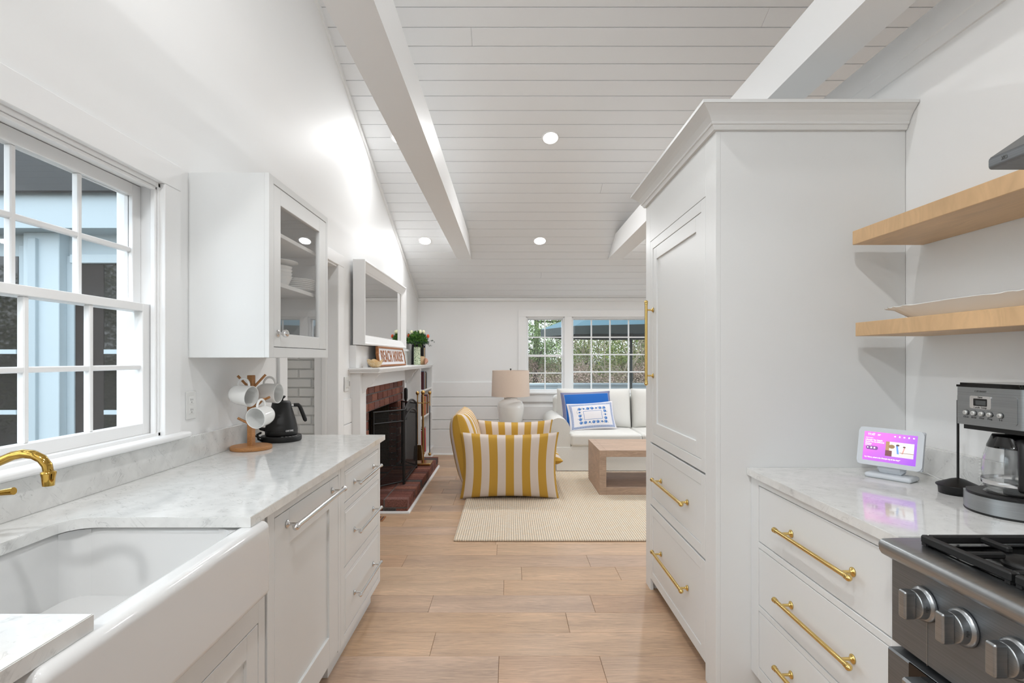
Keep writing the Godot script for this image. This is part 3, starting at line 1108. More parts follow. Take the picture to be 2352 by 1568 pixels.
# printed cloth and the picture on the screen
func make_prints() -> void:
	var w := 420
	var h := 270
	var im := Image.create(w, h, false, Image.FORMAT_RGB8)
	var base := Color(0.93, 0.92, 0.93)
	var blue := Color(0.2, 0.42, 0.72)
	var pale := Color(0.45, 0.62, 0.85)
	var navy := Color(0.1, 0.22, 0.42)
	im.fill(base)
	for y in h:
		for x in w:
			var e := mini(mini(x, w - 1 - x), mini(y, h - 1 - y))
			if e > 14 and e < 32:
				var k := sin(x * 0.42) * sin(y * 0.42)
				if e < 17 or e > 29: im.set_pixel(x, y, pale)
				elif k > 0.25: im.set_pixel(x, y, blue)
				elif k < -0.62: im.set_pixel(x, y, navy)
	var dot := func(cx: float, cy: float, r: float, c: Color) -> void:
		for y in range(int(cy - r) - 1, int(cy + r) + 2):
			for x in range(int(cx - r) - 1, int(cx + r) + 2):
				if x >= 0 and y >= 0 and x < w and y < h and Vector2(x - cx, y - cy).length() <= r:
					im.set_pixel(x, y, c)
	var r := RandomNumberGenerator.new()
	r.seed = 4
	var ring := []
	for k in 7: ring.append(Vector2(96 + k * 38, 66)); ring.append(Vector2(96 + k * 38, 204))
	for k in 3: ring.append(Vector2(92, 100 + k * 35)); ring.append(Vector2(328, 100 + k * 35))
	for i in ring.size():
		var q: Vector2 = ring[i]
		for k in 5: dot.call(q.x + r.randf_range(-22, 22), q.y + r.randf_range(-11, 11), r.randf_range(1.5, 3.2), Color(0.16, 0.26, 0.2) if k % 2 else Color(0.35, 0.45, 0.3))
		if i % 3 != 2:
			dot.call(q.x, q.y, 14, blue); dot.call(q.x, q.y, 11.5, pale); dot.call(q.x, q.y, 8, blue); dot.call(q.x - 2, q.y - 2, 5, Color(0.62, 0.75, 0.92)); dot.call(q.x, q.y, 2.5, navy)
		else:
			dot.call(q.x, q.y, 9, pale); dot.call(q.x + 2, q.y, 6, blue); dot.call(q.x, q.y, 3, navy)
	for x in range(126, 296):
		for t in 3: im.set_pixel(x, 92 + t, blue); im.set_pixel(x, 176 + t, blue)
	for y in range(92, 179):
		for t in 3: im.set_pixel(126 + t, y, blue); im.set_pixel(293 + t, y, blue)
	var pm := mat("floral", Color(1, 1, 1), 0.9)
	pm.albedo_texture = ImageTexture.create_from_image(im)

	# blue sham with a grey-violet flange
	var b2 := tex(160, 128, func(x, y):
		var e := mini(mini(x, 159 - x), mini(y, 127 - y))
		if e < 8: return Color(0.45, 0.47, 0.62) if (x / 2 + y / 2) % 2 else Color(0.55, 0.55, 0.66)
		if e < 9: return Color(0.75, 0.75, 0.8)
		return Color(0.13, 0.42, 0.76) * (0.97 + 0.03 * sin(x * 1.9) * sin(y * 2.1)))
	var bm := mat("blue_sham", Color(1, 1, 1), 0.85)
	bm.albedo_texture = b2

	# screen
	var sc := tex(320, 180, func(x, y):
		var a := float(x) / 320.0
		var b := float(y) / 180.0
		var c := Color(0.98, 0.42, 0.85).lerp(Color(0.55, 0.38, 0.93), clampf(a * 0.75 + b * 0.45 - 0.1, 0, 1))
		c = c.lerp(Color(0.72, 0.3, 0.88), clampf(b - 0.3, 0, 0.5))
		if x > 137 and x < 305 and y > 50 and y < 140:
			var u: float = (x - 137) / 168.0
			var v: float = (y - 50) / 90.0
			c = Color(0.95, 0.95, 0.96)
			if v > 0.72: c = Color(0.84, 0.82, 0.82)
			if u < 0.14: c = Color(0.66, 0.5, 0.3)
			if Vector2(u - 0.22, (v - 0.33) * 0.8).length() < 0.11: c = Color(0.55, 0.42, 0.22)
			if u < 0.24 and v > 0.6: c = Color(0.42, 0.16, 0.16)
			if absf(u - 0.42 - (v - 0.4) * 0.1) < 0.035 and v > 0.22 and v < 0.78: c = Color(0.35, 0.55, 0.82)
			if Vector2(u - 0.43, v - 0.2).length() < 0.06: c = Color(0.25, 0.15, 0.12)
			if absf(u - 0.66 + (v - 0.4) * 0.15) < 0.025 and v > 0.3 and v < 0.75: c = Color(0.85, 0.6, 0.55)
			if Vector2(u - 0.66, v - 0.28).length() < 0.05: c = Color(0.35, 0.2, 0.15)
			if v > 0.66 and v < 0.71 and u > 0.5: c = Color(0.6, 0.5, 0.42)
		if x > 16 and x < 92 and y > 88 and y < 112 and (Vector2(clampf(x, 28, 80) - x, y - 100).length() < 12):
			c = Color(0.45, 0.2, 0.5)
		return c)
	var scm := mat("screen_picture", Color(0.0, 0.0, 0.0), 0.12)
	scm.emission_enabled = true
	scm.emission_texture = sc
	scm.emission = Color(1, 1, 1)
	scm.emission_operator = BaseMaterial3D.EMISSION_OP_MULTIPLY
	scm.emission_energy_multiplier = 1.0
	var st := mat("screen_text", Color(0, 0, 0), 0.5)
	st.emission_enabled = true
	st.emission = Color(1, 1, 1)
	st.emission_energy_multiplier = 1.1
# ---------------------------------------------------------------- kitchen, window side
const XL := -0.73        # cabinet faces on the left
const XR := 0.964        # cabinet faces on the right

# bar pull on two rosettes; `o` is the way it stands out in x, posts at a and b along d (or y when upright)
func pull(parent: Node3D, x: float, o: float, a: float, b: float, c: float, m: Material, upright := false, over := 0.042, r := 0.0068, stand := 0.038) -> void:
	var p := func(e: float, out: float) -> Vector3:
		return V(x + o * out, e, c) if upright else V(x + o * out, c, e)
	var s := sh()
	var bs := Basis(Vector3(0, 1, 0), Vector3(o, 0, 0), Vector3(0, 0, -o) * 1.0)
	for e in [a, b]:
		var xf := Transform3D(Basis(Vector3(0, 0, 1), Vector3(o, 0, 0), Vector3(0, 0, 1).cross(Vector3(o, 0, 0))), p.call(e, 0.0))
		lathe(s, xf, [[0.0005, 0.0], [0.0135, 0.0], [0.0135, 0.003], [0.011, 0.005], [0.007, 0.007], [0.005, 0.011], [0.0045, stand], [0.0005, stand]], 16, false)
	var lo := minf(a, b) - over
	var hi := maxf(a, b) + over
	var pts := []
	var rr := []
	for q in [[0.0, 0.001], [0.003, r * 0.75], [0.008, r * 1.25], [0.013, r * 1.3], [0.018, r * 0.95], [0.02, r * 1.15], [0.025, r * 1.15], [0.027, r * 0.95]]:
		pts.append(p.call(lo + q[0], stand)); rr.append(q[1])
	for q in [[0.027, r * 0.95], [0.025, r * 1.15], [0.02, r * 1.15], [0.018, r * 0.95], [0.013, r * 1.3], [0.008, r * 1.25], [0.003, r * 0.75], [0.0, 0.001]]:
		pts.append(p.call(hi - q[0], stand)); rr.append(q[1])
	tube(s, pts, rr, 14)
	part("handle", s, m, parent)

# flat front with a recessed panel: limits in d and y, face at x, o the way it faces
func shaker(s: Shape, x: float, o: float, d0: float, d1: float, y0: float, y1: float, fr: float, th := 0.02, rec := 0.009) -> void:
	var b := x - o * th
	box(s, b, x, y0, y1, d0, d0 + fr, 0.0012)
	box(s, b, x, y0, y1, d1 - fr, d1, 0.0012)
	box(s, b, x, y0, y0 + fr, d0 + fr, d1 - fr, 0.0012)
	box(s, b, x, y1 - fr, y1, d0 + fr, d1 - fr, 0.0012)
	box(s, b, x - o * rec, y0 + fr - 0.004, y1 - fr + 0.004, d0 + fr - 0.004, d1 - fr + 0.004)

func kitchen_left() -> void:
	var s: Shape
	var t: Node3D
	var o: Node3D
	# drawer cabinet at the end of the run
	t = thing("drawer_cabinet", "white base cabinet with three drawers and chrome pulls at the counter end", "cabinet", V(-1.04, 0, 2.7))
	s = sh()
	box(s, -1.345, XL - 0.02, 0.089, 0.885, 2.345, 3.058)
	box(s, -1.345, -0.765, 0.0, 0.09, 2.278, 2.985)
	part("body", s, M.cabinet, t)
	s = sh()
	box(s, XL - 0.02, XL, 0.089, 0.885, 2.345, 2.393, 0.001)
	box(s, XL - 0.02, XL, 0.089, 0.885, 3.019, 3.058, 0.001)
	for q in [[0.845, 0.885], [0.674, 0.705], [0.382, 0.418], [0.089, 0.122]]:
		box(s, XL - 0.02, XL, q[0], q[1], 2.393, 3.019, 0.001)
	part("face_frame", s, M.cabinet, t)
	for q in [[0.708, 0.842, 0.77], [0.421, 0.671, 0.543], [0.125, 0.379, 0.2475]]:
		s = sh()
		box(s, XL - 0.02, XL - 0.0005, q[0], q[1], 2.3965, 3.0155, 0.0015)
		box(s, XL - 0.02, XL + 0.0012, q[0] + 0.012, q[1] - 0.012, 2.4085, 3.0035, 0.0012)
		o = part("drawer", s, M.cabinet, t)
		pull(o, XL + 0.001, 1.0, 2.544, 2.893, q[2], M.chrome)
	# panelled dishwasher
	t = thing("dishwasher", "white panelled dishwasher with a long chrome bar between sink and drawers", "dishwasher", V(-1.04, 0, 2.0))
	s = sh()
	box(s, -1.345, XL - 0.024, 0.1, 0.885, 1.642, 2.343)
	box(s, -1.345, -0.8, 0.0, 0.1, 1.65, 2.27)
	part("body", s, M.cabinet, t)
	s = sh()
	box(s, XL - 0.022, XL, 0.089, 0.885, 1.632, 1.68, 0.001)
	box(s, XL - 0.022, XL, 0.089, 0.885, 2.312, 2.342, 0.001)
	box(s, XL - 0.022, XL, 0.851, 0.885, 1.68, 2.312, 0.001)
	part("face_frame", s, M.cabinet, t)
	s = sh()
	shaker(s, XL - 0.0005, 1.0, 1.683, 2.309, 0.1, 0.848, 0.112)
	o = part("door", s, M.cabinet, t)
	pull(o, XL, 1.0, 1.776, 2.228, 0.804, M.chrome, false, 0.042, 0.0092, 0.042)
	# sink cabinet
	t = thing("sink_cabinet", "white shaker cabinet with two doors below the farmhouse sink", "cabinet", V(-1.04, 0, 1.2))
	s = sh()
	box(s, -1.345, XL - 0.02, 0.09, 0.655, 0.8, 1.615)
	box(s, -1.345, XL - 0.02, 0.655, 0.885, 0.793, 0.796)
	box(s, -1.345, XL - 0.02, 0.655, 0.885, 1.6, 1.615)
	box(s, -1.345, -0.79, 0.0, 0.09, 0.8, 1.615)
	part("body", s, M.cabinet, t)
	s = sh()
	box(s, XL - 0.02, XL, 0.09, 0.668, 1.574, 1.615, 0.001)
	box(s, XL - 0.02, XL, 0.09, 0.668, 0.8, 0.84, 0.001)
	box(s, XL - 0.02, XL, 0.578, 0.668, 0.84, 1.574, 0.001)
	box(s, XL - 0.02, XL, 0.09, 0.125, 0.84, 1.574, 0.001)
	box(s, XL - 0.02, XL, 0.668, 0.885, 1.575, 1.615, 0.001)
	part("face_frame", s, M.cabinet, t)
	for q in [[0.843, 1.204], [1.208, 1.571]]:
		s = sh()
		shaker(s, XL - 0.0005, 1.0, q[0], q[1], 0.128, 0.575, 0.066)
		part("door", s, M.cabinet, t)
	# cabinet beside the camera
	t = thing("side_cabinet", "white base cabinet at the near end below the left counter piece", "cabinet", V(-1.04, 0, 0.0))
	s = sh()
	box(s, -1.345, XL - 0.02, 0.09, 0.885, -0.95, 0.785)
	box(s, -1.345, -0.79, 0.0, 0.09, -0.95, 0.785)
	part("body", s, M.cabinet, t)
	s = sh()
	box(s, XL - 0.02, XL, 0.09, 0.885, 0.74, 0.785, 0.001)
	box(s, XL - 0.02, XL, 0.85, 0.885, -0.95, 0.74, 0.001)
	part("face_frame", s, M.cabinet, t)
	for q in [[-0.94, -0.1], [-0.096, 0.737]]:
		s = sh()
		shaker(s, XL - 0.0005, 1.0, q[0], q[1], 0.1, 0.847, 0.066)
		part("door", s, M.cabinet, t)

	# worktop with a cut-out open to the front
	var poly := [Vector2(-0.706, -0.98), Vector2(-0.706, 0.918)]
	for k in 7:
		var a := PI / 2 * k / 6
		poly.append(Vector2(-1.12 - sin(a) * 0.07, 0.988 - cos(a) * 0.07))
	for k in 7:
		var a := PI / 2 * k / 6
		poly.append(Vector2(-1.12 - cos(a) * 0.07, 1.405 + sin(a) * 0.07))
	poly += [Vector2(-0.706, 1.475), Vector2(-0.706, 3.08), Vector2(-1.347, 3.08), Vector2(-1.347, -0.98)]
	t = thing("countertop", "white veined quartz counter around the farmhouse sink", "countertop", V(-1.03, 0.886, 1.0))
	s = sh()
	prism(s, poly, "y", 0.886, 0.9125)
	var inner := Geometry2D.offset_polygon(PackedVector2Array(poly), -0.0015)
	prism(s, Array(inner[0]), "y", 0.9125, 0.914)
	part("slab", s, M.quartz, t)
	s = sh()
	box(s, -1.349, -1.33, 0.914, 1.021, -0.98, 3.08, 0.0015)
	part("backsplash", s, M.quartz, t)

	# farmhouse sink
	t = thing("farmhouse_sink", "white porcelain apron front sink set in the left counter", "sink", V(-0.95, 0.67, 1.17))
	s = sh()
	rb(s, -0.75, -0.685, 0.67, 0.8855, 0.791, 1.558, 0.022, 6)
	part("apron", s, M.porcelain, t)
	s = sh()
	rb(s, -1.25, -0.72, 0.672, 0.885, 1.487, 1.556, 0.02, 4)
	rb(s, -1.25, -0.72, 0.672, 0.885, 0.793, 0.862, 0.02, 4)
	rb(s, -1.25, -1.2, 0.672, 0.885, 0.8, 1.55, 0.02, 4)
	rb(s, -1.25, -0.7, 0.671, 0.695, 0.8, 1.55, 0.005, 2)
	for q in [[0.862, 1], [1.487, -1]]:     # coved corners of the basin
		for xx in [[-1.2, 1], [-0.75, -1]]:
			var c := []
			for k in 7:
				var a := PI / 2 * k / 6
				c.append(Vector2(xx[0] + xx[1] * 0.05 * (1 - sin(a)), q[0] + q[1] * 0.05 * (1 - cos(a))))
			c.append(Vector2(xx[0] - xx[1] * 0.004, q[0] - q[1] * 0.004))
			prism(s, c, "y", 0.69, 0.878, true)
	part("basin", s, M.porcelain, t)
	s = sh()
	lathe(s, at(-0.98, 0.694, 1.17), [[0.001, 0.004], [0.03, 0.004], [0.045, 0.006], [0.056, 0.004], [0.057, 0.0]], 24, false)
	part("drain", s, M.chrome, t)

	# brass tap
	t = thing("kitchen_faucet", "polished brass faucet with a hooked spout over the sink", "faucet", V(-1.27, 0.914, 1.17))
	s = sh()
	tube(s, [V(-1.268, 0.99, 1.17), V(-1.262, 1.02, 1.17), V(-1.235, 1.062, 1.17), V(-1.18, 1.092, 1.17), V(-1.11, 1.122, 1.17), V(-1.075, 1.137, 1.17), V(-1.052, 1.1415, 1.17), V(-1.03, 1.139, 1.17), V(-1.012, 1.13, 1.17), V(-1.001, 1.116, 1.17), V(-0.998, 1.1, 1.17)], 0.0098, 14)
	lathe(s, at(-0.998, 1.072, 1.17), [[0.0005, 0.0], [0.011, 0.0], [0.0125, 0.018], [0.0142, 0.026], [0.0142, 0.03], [0.01, 0.032], [0.0005, 0.032]], 18, false)
	part("spout", s, M.faucet_brass, t)
	s = sh()
	for d in [1.07, 1.17, 1.27]:
		lathe(s, at(-1.268, 0.914, d), [[0.0005, 0], [0.026, 0.0], [0.026, 0.006], [0.017, 0.012], [0.013, 0.03], [0.013, 0.075], [0.016, 0.08], [0.012, 0.09], [0.0005, 0.092]], 18, false)
	tube(s, [V(-1.268, 0.982, 1.07), V(-1.268, 0.982, 1.27)], 0.01, 12)
	part("bridge", s, M.faucet_brass, t)
	for d in [1.07, 1.27]:
		s = sh()
		tube(s, [V(-1.268, 1.01, d), V(-1.21, 1.03, d), V(-1.165, 1.036, d)], [0.005, 0.006, 0.009], 10)
		part("lever", s, M.faucet_brass, t)
	t = thing("air_switch", "small chrome and brass button on the counter behind the sink", "button", V(-1.14, 0.914, 1.36))
	s = sh()
	lathe(s, at(-1.218, 0.914, 1.22), [[0.0005, 0], [0.021, 0], [0.021, 0.004], [0.012, 0.008], [0.011, 0.02], [0.0005, 0.021]], 18, false)
	part("button", s, M.old_brass, t)

	# wall cabinet with a glass door
	t = thing("wall_cabinet", "white wall cabinet with a glass door beside the kitchen window", "cabinet", V(-1.18, 1.352, 2.64))
	var x1 := -1.009
	s = sh()
	box(s, -1.349, x1 - 0.02, 1.352, 2.13, 2.271, 2.29)
	box(s, -1.349, x1 - 0.02, 1.352, 2.13, 2.99, 3.008)
	box(s, -1.349, x1 - 0.02, 1.37, 1.388, 2.29, 2.99)
	box(s, -1.349, x1 - 0.02, 2.095, 2.13, 2.29, 2.99)
	box(s, -1.349, -1.338, 1.388, 2.1, 2.29, 2.99)
	part("body", s, M.cabinet, t)
	s = sh()
	box(s, x1 - 0.02, x1, 1.352, 2.13, 2.271, 2.316, 0.001)
	box(s, x1 - 0.02, x1, 1.352, 2.13, 2.982, 3.008, 0.001)
	box(s, x1 - 0.02, x1, 1.352, 1.396, 2.316, 2.982, 0.001)
	box(s, x1 - 0.02, x1, 2.098, 2.13, 2.316, 2.982, 0.001)
	part("face_frame", s, M.cabinet, t)
	for y in [1.676, 1.902]:
		s = sh()
		box(s, -1.337, -1.045, y, y + 0.019, 2.291, 2.989, 0.001)
		part("shelf", s, M.cabinet_inside, t)
	for k in 18:
		s = sh()
		box(s, -1.06, -1.054, 1.43 + k * 0.034, 1.436 + k * 0.034, 2.988, 2.9905)
		part("peg_hole", s, M.slot, t)
	s = sh()
	box(s, x1 - 0.021, x1 - 0.0005, 1.399, 2.095, 2.319, 2.388, 0.0015)
	box(s, x1 - 0.021, x1 - 0.0005, 1.399, 2.095, 2.876, 2.979, 0.0015)
	box(s, x1 - 0.021, x1 - 0.0005, 1.399, 1.459, 2.388, 2.876, 0.0015)
	box(s, x1 - 0.021, x1 - 0.0005, 2.023, 2.095, 2.388, 2.876, 0.0015)
	o = part("door", s, M.cabinet, t)
	s = sh()
	box(s, x1 - 0.014, x1 - 0.011, 1.45, 2.03, 2.38, 2.884)
	part("pane", s, M.glass, o)
	s = sh()
	var kx := Transform3D(Basis(Vector3(0, 0, 1), Vector3(1, 0, 0), Vector3(0, 1, 0)), V(x1 - 0.001, 1.457, 2.357))
	lathe(s, kx, [[0.0005, 0], [0.017, 0], [0.017, 0.003], [0.013, 0.006], [0.006, 0.009], [0.006, 0.018], [0.011, 0.022], [0.0165, 0.029], [0.0175, 0.036], [0.014, 0.044], [0.006, 0.049], [0.0005, 0.05]], 20, false)
	part("knob", s, M.chrome, o)
	s = sh()
	box(s, -1.05, -1.02, 1.515, 1.545, 2.965, 2.99, 0.002)
	part("hinge", s, M.chrome, t)
	# dishes on the lower shelf
	for k in 4:
		s = sh()
		ORG = V(-1.14, 1.695 + k * 0.016, 2.63)
		lathe(s, Transform3D(Basis.IDENTITY, ORG), [[0.001, 0.0], [0.04, 0.0], [0.062, 0.012], [0.078, 0.05], [0.08, 0.052], [0.0755, 0.051], [0.058, 0.017], [0.036, 0.006], [0.001, 0.006]], 24, false)
		solo("cereal_bowl", "white bowl behind the glass cabinet door, %s of four stacked" % ["lowest", "second from below", "third from below", "topmost"][k], "bowl", s, M.dish, "white bowls in the wall cabinet")
	s = sh()
	ORG = V(-1.15, 1.801, 2.63)
	lathe(s, Transform3D(Basis.IDENTITY, ORG), [[0.001, 0.0], [0.06, 0.0], [0.1, 0.012], [0.115, 0.015], [0.115, 0.018], [0.098, 0.016], [0.058, 0.005], [0.001, 0.005]], 28, false)
	solo("side_plate", "white plate lying across the bowls behind the cabinet glass", "plate", s, M.dish)
	for k in 6:
		s = sh()
		ORG = V(-1.145, 1.695 + k * 0.0095, 2.86)
		lathe(s, Transform3D(Basis.IDENTITY, ORG), [[0.001, 0.0], [0.065, 0.0], [0.1, 0.013], [0.112, 0.016], [0.112, 0.019], [0.098, 0.017], [0.063, 0.005], [0.001, 0.005]], 28, false)
		solo("dinner_plate", "white dinner plate behind the cabinet glass, %s of six stacked" % ["lowest", "second from below", "third from below", "third from the top", "second from the top", "topmost"][k], "plate", s, M.dish, "white plates in the wall cabinet")
	ORG = Vector3.ZERO

	outlet(V(-1.35, 1.15, 2.2875), Vector3(0, 0, -1), Vector3(1, 0, 0), 1, "white duplex outlet on the wall between window and wall cabinet")
	switch_plate()

func outlet(c: Vector3, r: Vector3, n: Vector3, gangs: int, label: String) -> void:
	var t := thing("outlet", label, "outlet", c)
	var keep := T
	T = Transform3D(Basis(r, Vector3.UP, n), c)
	var s := sh()
	lbox(s, Vector3(-0.036, -0.059, 0), Vector3(0.036, 0.059, 0.005), 0.003)
	part("plate", s, M.white_plastic, t)
	for k in [-1, 1]:
		s = sh()
		lbox(s, Vector3(-0.0165, k * 0.021 - 0.0155, 0.003), Vector3(0.0165, k * 0.021 + 0.0155, 0.0065), 0.003)
		var so := part("socket", s, M.white_plastic, t)
		s = sh()
		lbox(s, Vector3(-0.0075, k * 0.021 - 0.001, 0.0062), Vector3(-0.0055, k * 0.021 + 0.007, 0.0069))
		lbox(s, Vector3(0.0055, k * 0.021 - 0.001, 0.0062), Vector3(0.0075, k * 0.021 + 0.006, 0.0069))
		lbox(s, Vector3(-0.002, k * 0.021 - 0.01, 0.0062), Vector3(0.002, k * 0.021 - 0.006, 0.0069))
		part("slots", s, M.slot, so)
	T = keep
	ORG = Vector3.ZERO

func switch_plate() -> void:
	var c := V(-1.336, 1.14, 4.445)
	var t := thing("light_switch", "white double rocker switch plate beside the doorway casing", "switch", c)
	T = Transform3D(Basis(Vector3(0, 0, -1), Vector3.UP, Vector3(1, 0, 0)), c)
	var s := sh()
	lbox(s, Vector3(-0.058, -0.06, -0.004), Vector3(0.058, 0.06, 0.006), 0.003)
	part("plate", s, M.white_plastic, t)
	for k in [-1, 1]:
		s = sh()
		lbox(s, Vector3(k * 0.024 - 0.016, -0.033, 0.004), Vector3(k * 0.024 + 0.016, 0.033, 0.011), 0.003)
		part("rocker", s, M.white_plastic, t)
	s = sh()
	lbox(s, Vector3(0.034, -0.02, 0.0105), Vector3(0.038, 0.02, 0.0125))
	part("dimmer_slider", s, M.slot, t)
	T = Transform3D.IDENTITY
	ORG = Vector3.ZERO

# ---------------------------------------------------------------- kitchen, stove side
func kitchen_right() -> void:
	var s: Shape
	var t: Node3D
	var o: Node3D
	# refrigerator behind cabinet panels
	var X := 0.824
	t = thing("refrigerator_cabinet", "tall white panelled refrigerator cabinet with brass pulls and crown moulding", "cabinet", V(1.2, 0, 2.7))
	s = sh()
	box(s, X + 0.019, 1.578, 0.0, 2.3, 2.15, 2.17)
	box(s, X + 0.019, 1.578, 0.0, 2.3, 3.225, 3.244)
	box(s, X + 0.02, 1.577, 2.2, 2.299, 2.171, 3.224)
	box(s, X + 0.05, 1.578, 0.075, 2.2, 2.2, 3.2)
	box(s, X + 0.13, 1.578, 0.0, 0.075, 2.2, 3.2)
	part("body", s, M.cabinet, t)
	s = sh()
	box(s, X, X + 0.019, 0.0, 2.27, 2.15, 2.264, 0.001)
	box(s, X, X + 0.019, 0.0, 2.27, 3.146, 3.244, 0.001)
	box(s, X, X + 0.019, 2.028, 2.27, 2.264, 3.146, 0.001)
	box(s, X + 0.019, X + 0.05, 0.0, 0.075, 3.17, 3.244)
	part("face_frame", s, M.cabinet, t)
	# door and drawers: each a thin applied frame round an inner panel
	var fronts := [["door", 0.866, 2.0255], ["drawer", 0.504, 0.856], ["drawer", 0.071, 0.494]]
	for q in fronts:
		s = sh()
		var d0 := 2.2665
		var d1 := 3.1435
		var fr := 0.049
		box(s, X, X + 0.018, q[1], q[2], d0, d0 + fr, 0.001)
		box(s, X, X + 0.018, q[1], q[2], d1 - fr, d1, 0.001)
		box(s, X, X + 0.018, q[1], q[1] + fr, d0 + fr, d1 - fr, 0.001)
		box(s, X, X + 0.018, q[2] - fr, q[2], d0 + fr, d1 - fr, 0.001)
		box(s, X + 0.016, X + 0.045, q[1], q[2], d0, d1)
		if q[0] == "door":
			shaker(s, X + 0.002, -1.0, d0 + fr + 0.0015, d1 - fr - 0.0015, q[1] + fr + 0.0015, q[2] - fr - 0.0015, 0.068, 0.016, 0.008)
		else:
			box(s, X + 0.0025, X + 0.018, q[1] + fr + 0.0015, q[2] - fr - 0.0015, d0 + fr + 0.0015, d1 - fr - 0.0015, 0.001)
		o = part(q[0], s, M.cabinet, t)
		if q[0] == "door":
			pull(o, X, -1.0, 1.25, 1.625, 3.085, M.brass, true, 0.057, 0.0085, 0.04)
		else:
			pull(o, X, -1.0, 2.493, 2.925, 0.684 if q[1] > 0.3 else 0.2885, M.brass, false, 0.045, 0.0085, 0.04)
	s = sh()
	var prof := [Vector2(-0.01, 0.0), Vector2(0.012, 0.0), Vector2(0.014, 0.004), Vector2(0.018, 0.012), Vector2(0.02, 0.017), Vector2(0.024, 0.018), Vector2(0.026, 0.022), Vector2(0.026, 0.026), Vector2(0.031, 0.034), Vector2(0.04, 0.047), Vector2(0.052, 0.06), Vector2(0.064, 0.07), Vector2(0.073, 0.078), Vector2(0.076, 0.0785), Vector2(0.077, 0.09), Vector2(-0.01, 0.09)]
	moulding(s, prof, [Vector2(1.577, 2.15), Vector2(X, 2.15), Vector2(X, 3.244), Vector2(1.57, 3.244)], 2.254, -1.0)
	part("crown_moulding", s, M.cabinet, t)

	# drawers beside the stove
	t = thing("drawer_cabinet", "white base cabinet with three drawers and brass pulls beside the stove", "cabinet", V(1.26, 0, 1.73))
	s = sh()
	box(s, XR + 0.02, 1.578, 0.11, 0.885, 1.312, 2.149)
	box(s, XR + 0.07, 1.578, 0.0, 0.11, 1.312, 2.149)
	part("body", s, M.cabinet, t)
	s = sh()
	box(s, XR, XR + 0.02, 0.11, 0.885, 2.086, 2.149, 0.001)
	box(s, XR, XR + 0.02, 0.11, 0.885, 1.312, 1.36, 0.001)
	for q in [[0.858, 0.885], [0.618, 0.64], [0.375, 0.396], [0.11, 0.156]]:
		box(s, XR, XR + 0.02, q[0], q[1], 1.36, 2.086, 0.001)
	part("face_frame", s, M.cabinet, t)
	for q in [[0.643, 0.855, 0.749], [0.399, 0.615, 0.505], [0.159, 0.372, 0.267]]:
		s = sh()
		box(s, XR + 0.001, XR + 0.02, q[0], q[1], 1.363, 2.083, 0.0015)
		o = part("drawer", s, M.cabinet, t)
		pull(o, XR + 0.001, -1.0, 1.5145, 1.845, q[2], M.brass, false, 0.052, 0.0075, 0.038)
	t = thing("countertop", "white veined quartz counter under the smart display", "countertop", V(1.26, 0.886, 1.73))
	s = sh()
	prism(s, [Vector2(0.947, 1.314), Vector2(0.947, 2.1485), Vector2(1.578, 2.1485), Vector2(1.578, 1.314)], "y", 0.886, 0.9125)
	prism(s, [Vector2(0.9485, 1.3145), Vector2(0.9485, 2.1485), Vector2(1.578, 2.1485), Vector2(1.578, 1.3145)], "y", 0.9125, 0.914)
	part("slab", s, M.quartz, t)
	s = sh()
	box(s, 1.559, 1.578, 0.914, 1.016, 1.314, 2.1485, 0.0015)
	part("backsplash", s, M.quartz, t)
	# cabinet on the near side of the stove
	t = thing("end_cabinet", "white base cabinet on the camera side of the stove", "cabinet", V(1.26, 0, -0.2))
	s = sh()
	box(s, XR, 1.578, 0.11, 0.885, -0.95, 0.54, 0.002)
	box(s, XR + 0.07, 1.578, 0.0, 0.11, -0.95, 0.54)
	part("body", s, M.cabinet, t)
	s = sh()
	box(s, 0.947, 1.578, 0.886, 0.914, -0.97, 0.538, 0.001)
	part("worktop", s, M.quartz, t)

	# floating shelves
	var sn := ["floating maple shelf nearer the range hood, upper of two", "floating maple shelf holding the white platter, lower of two"]
	var sv := [[1.309, 1.78, 1.832, 2.058], [1.312, 1.432, 1.483, 2.045]]
	for k in 2:
		s = sh()
		ORG = V(1.45, sv[k][1], 1.7)
		box(s, sv[k][0], 1.579, sv[k][1], sv[k][2], 1.33 if k == 0 else 1.28, sv[k][3], 0.0015)
		solo("wall_shelf", sn[k], "shelf", s, M.maple, "floating maple shelves")
	ORG = Vector3.ZERO
	stove()
	hood()

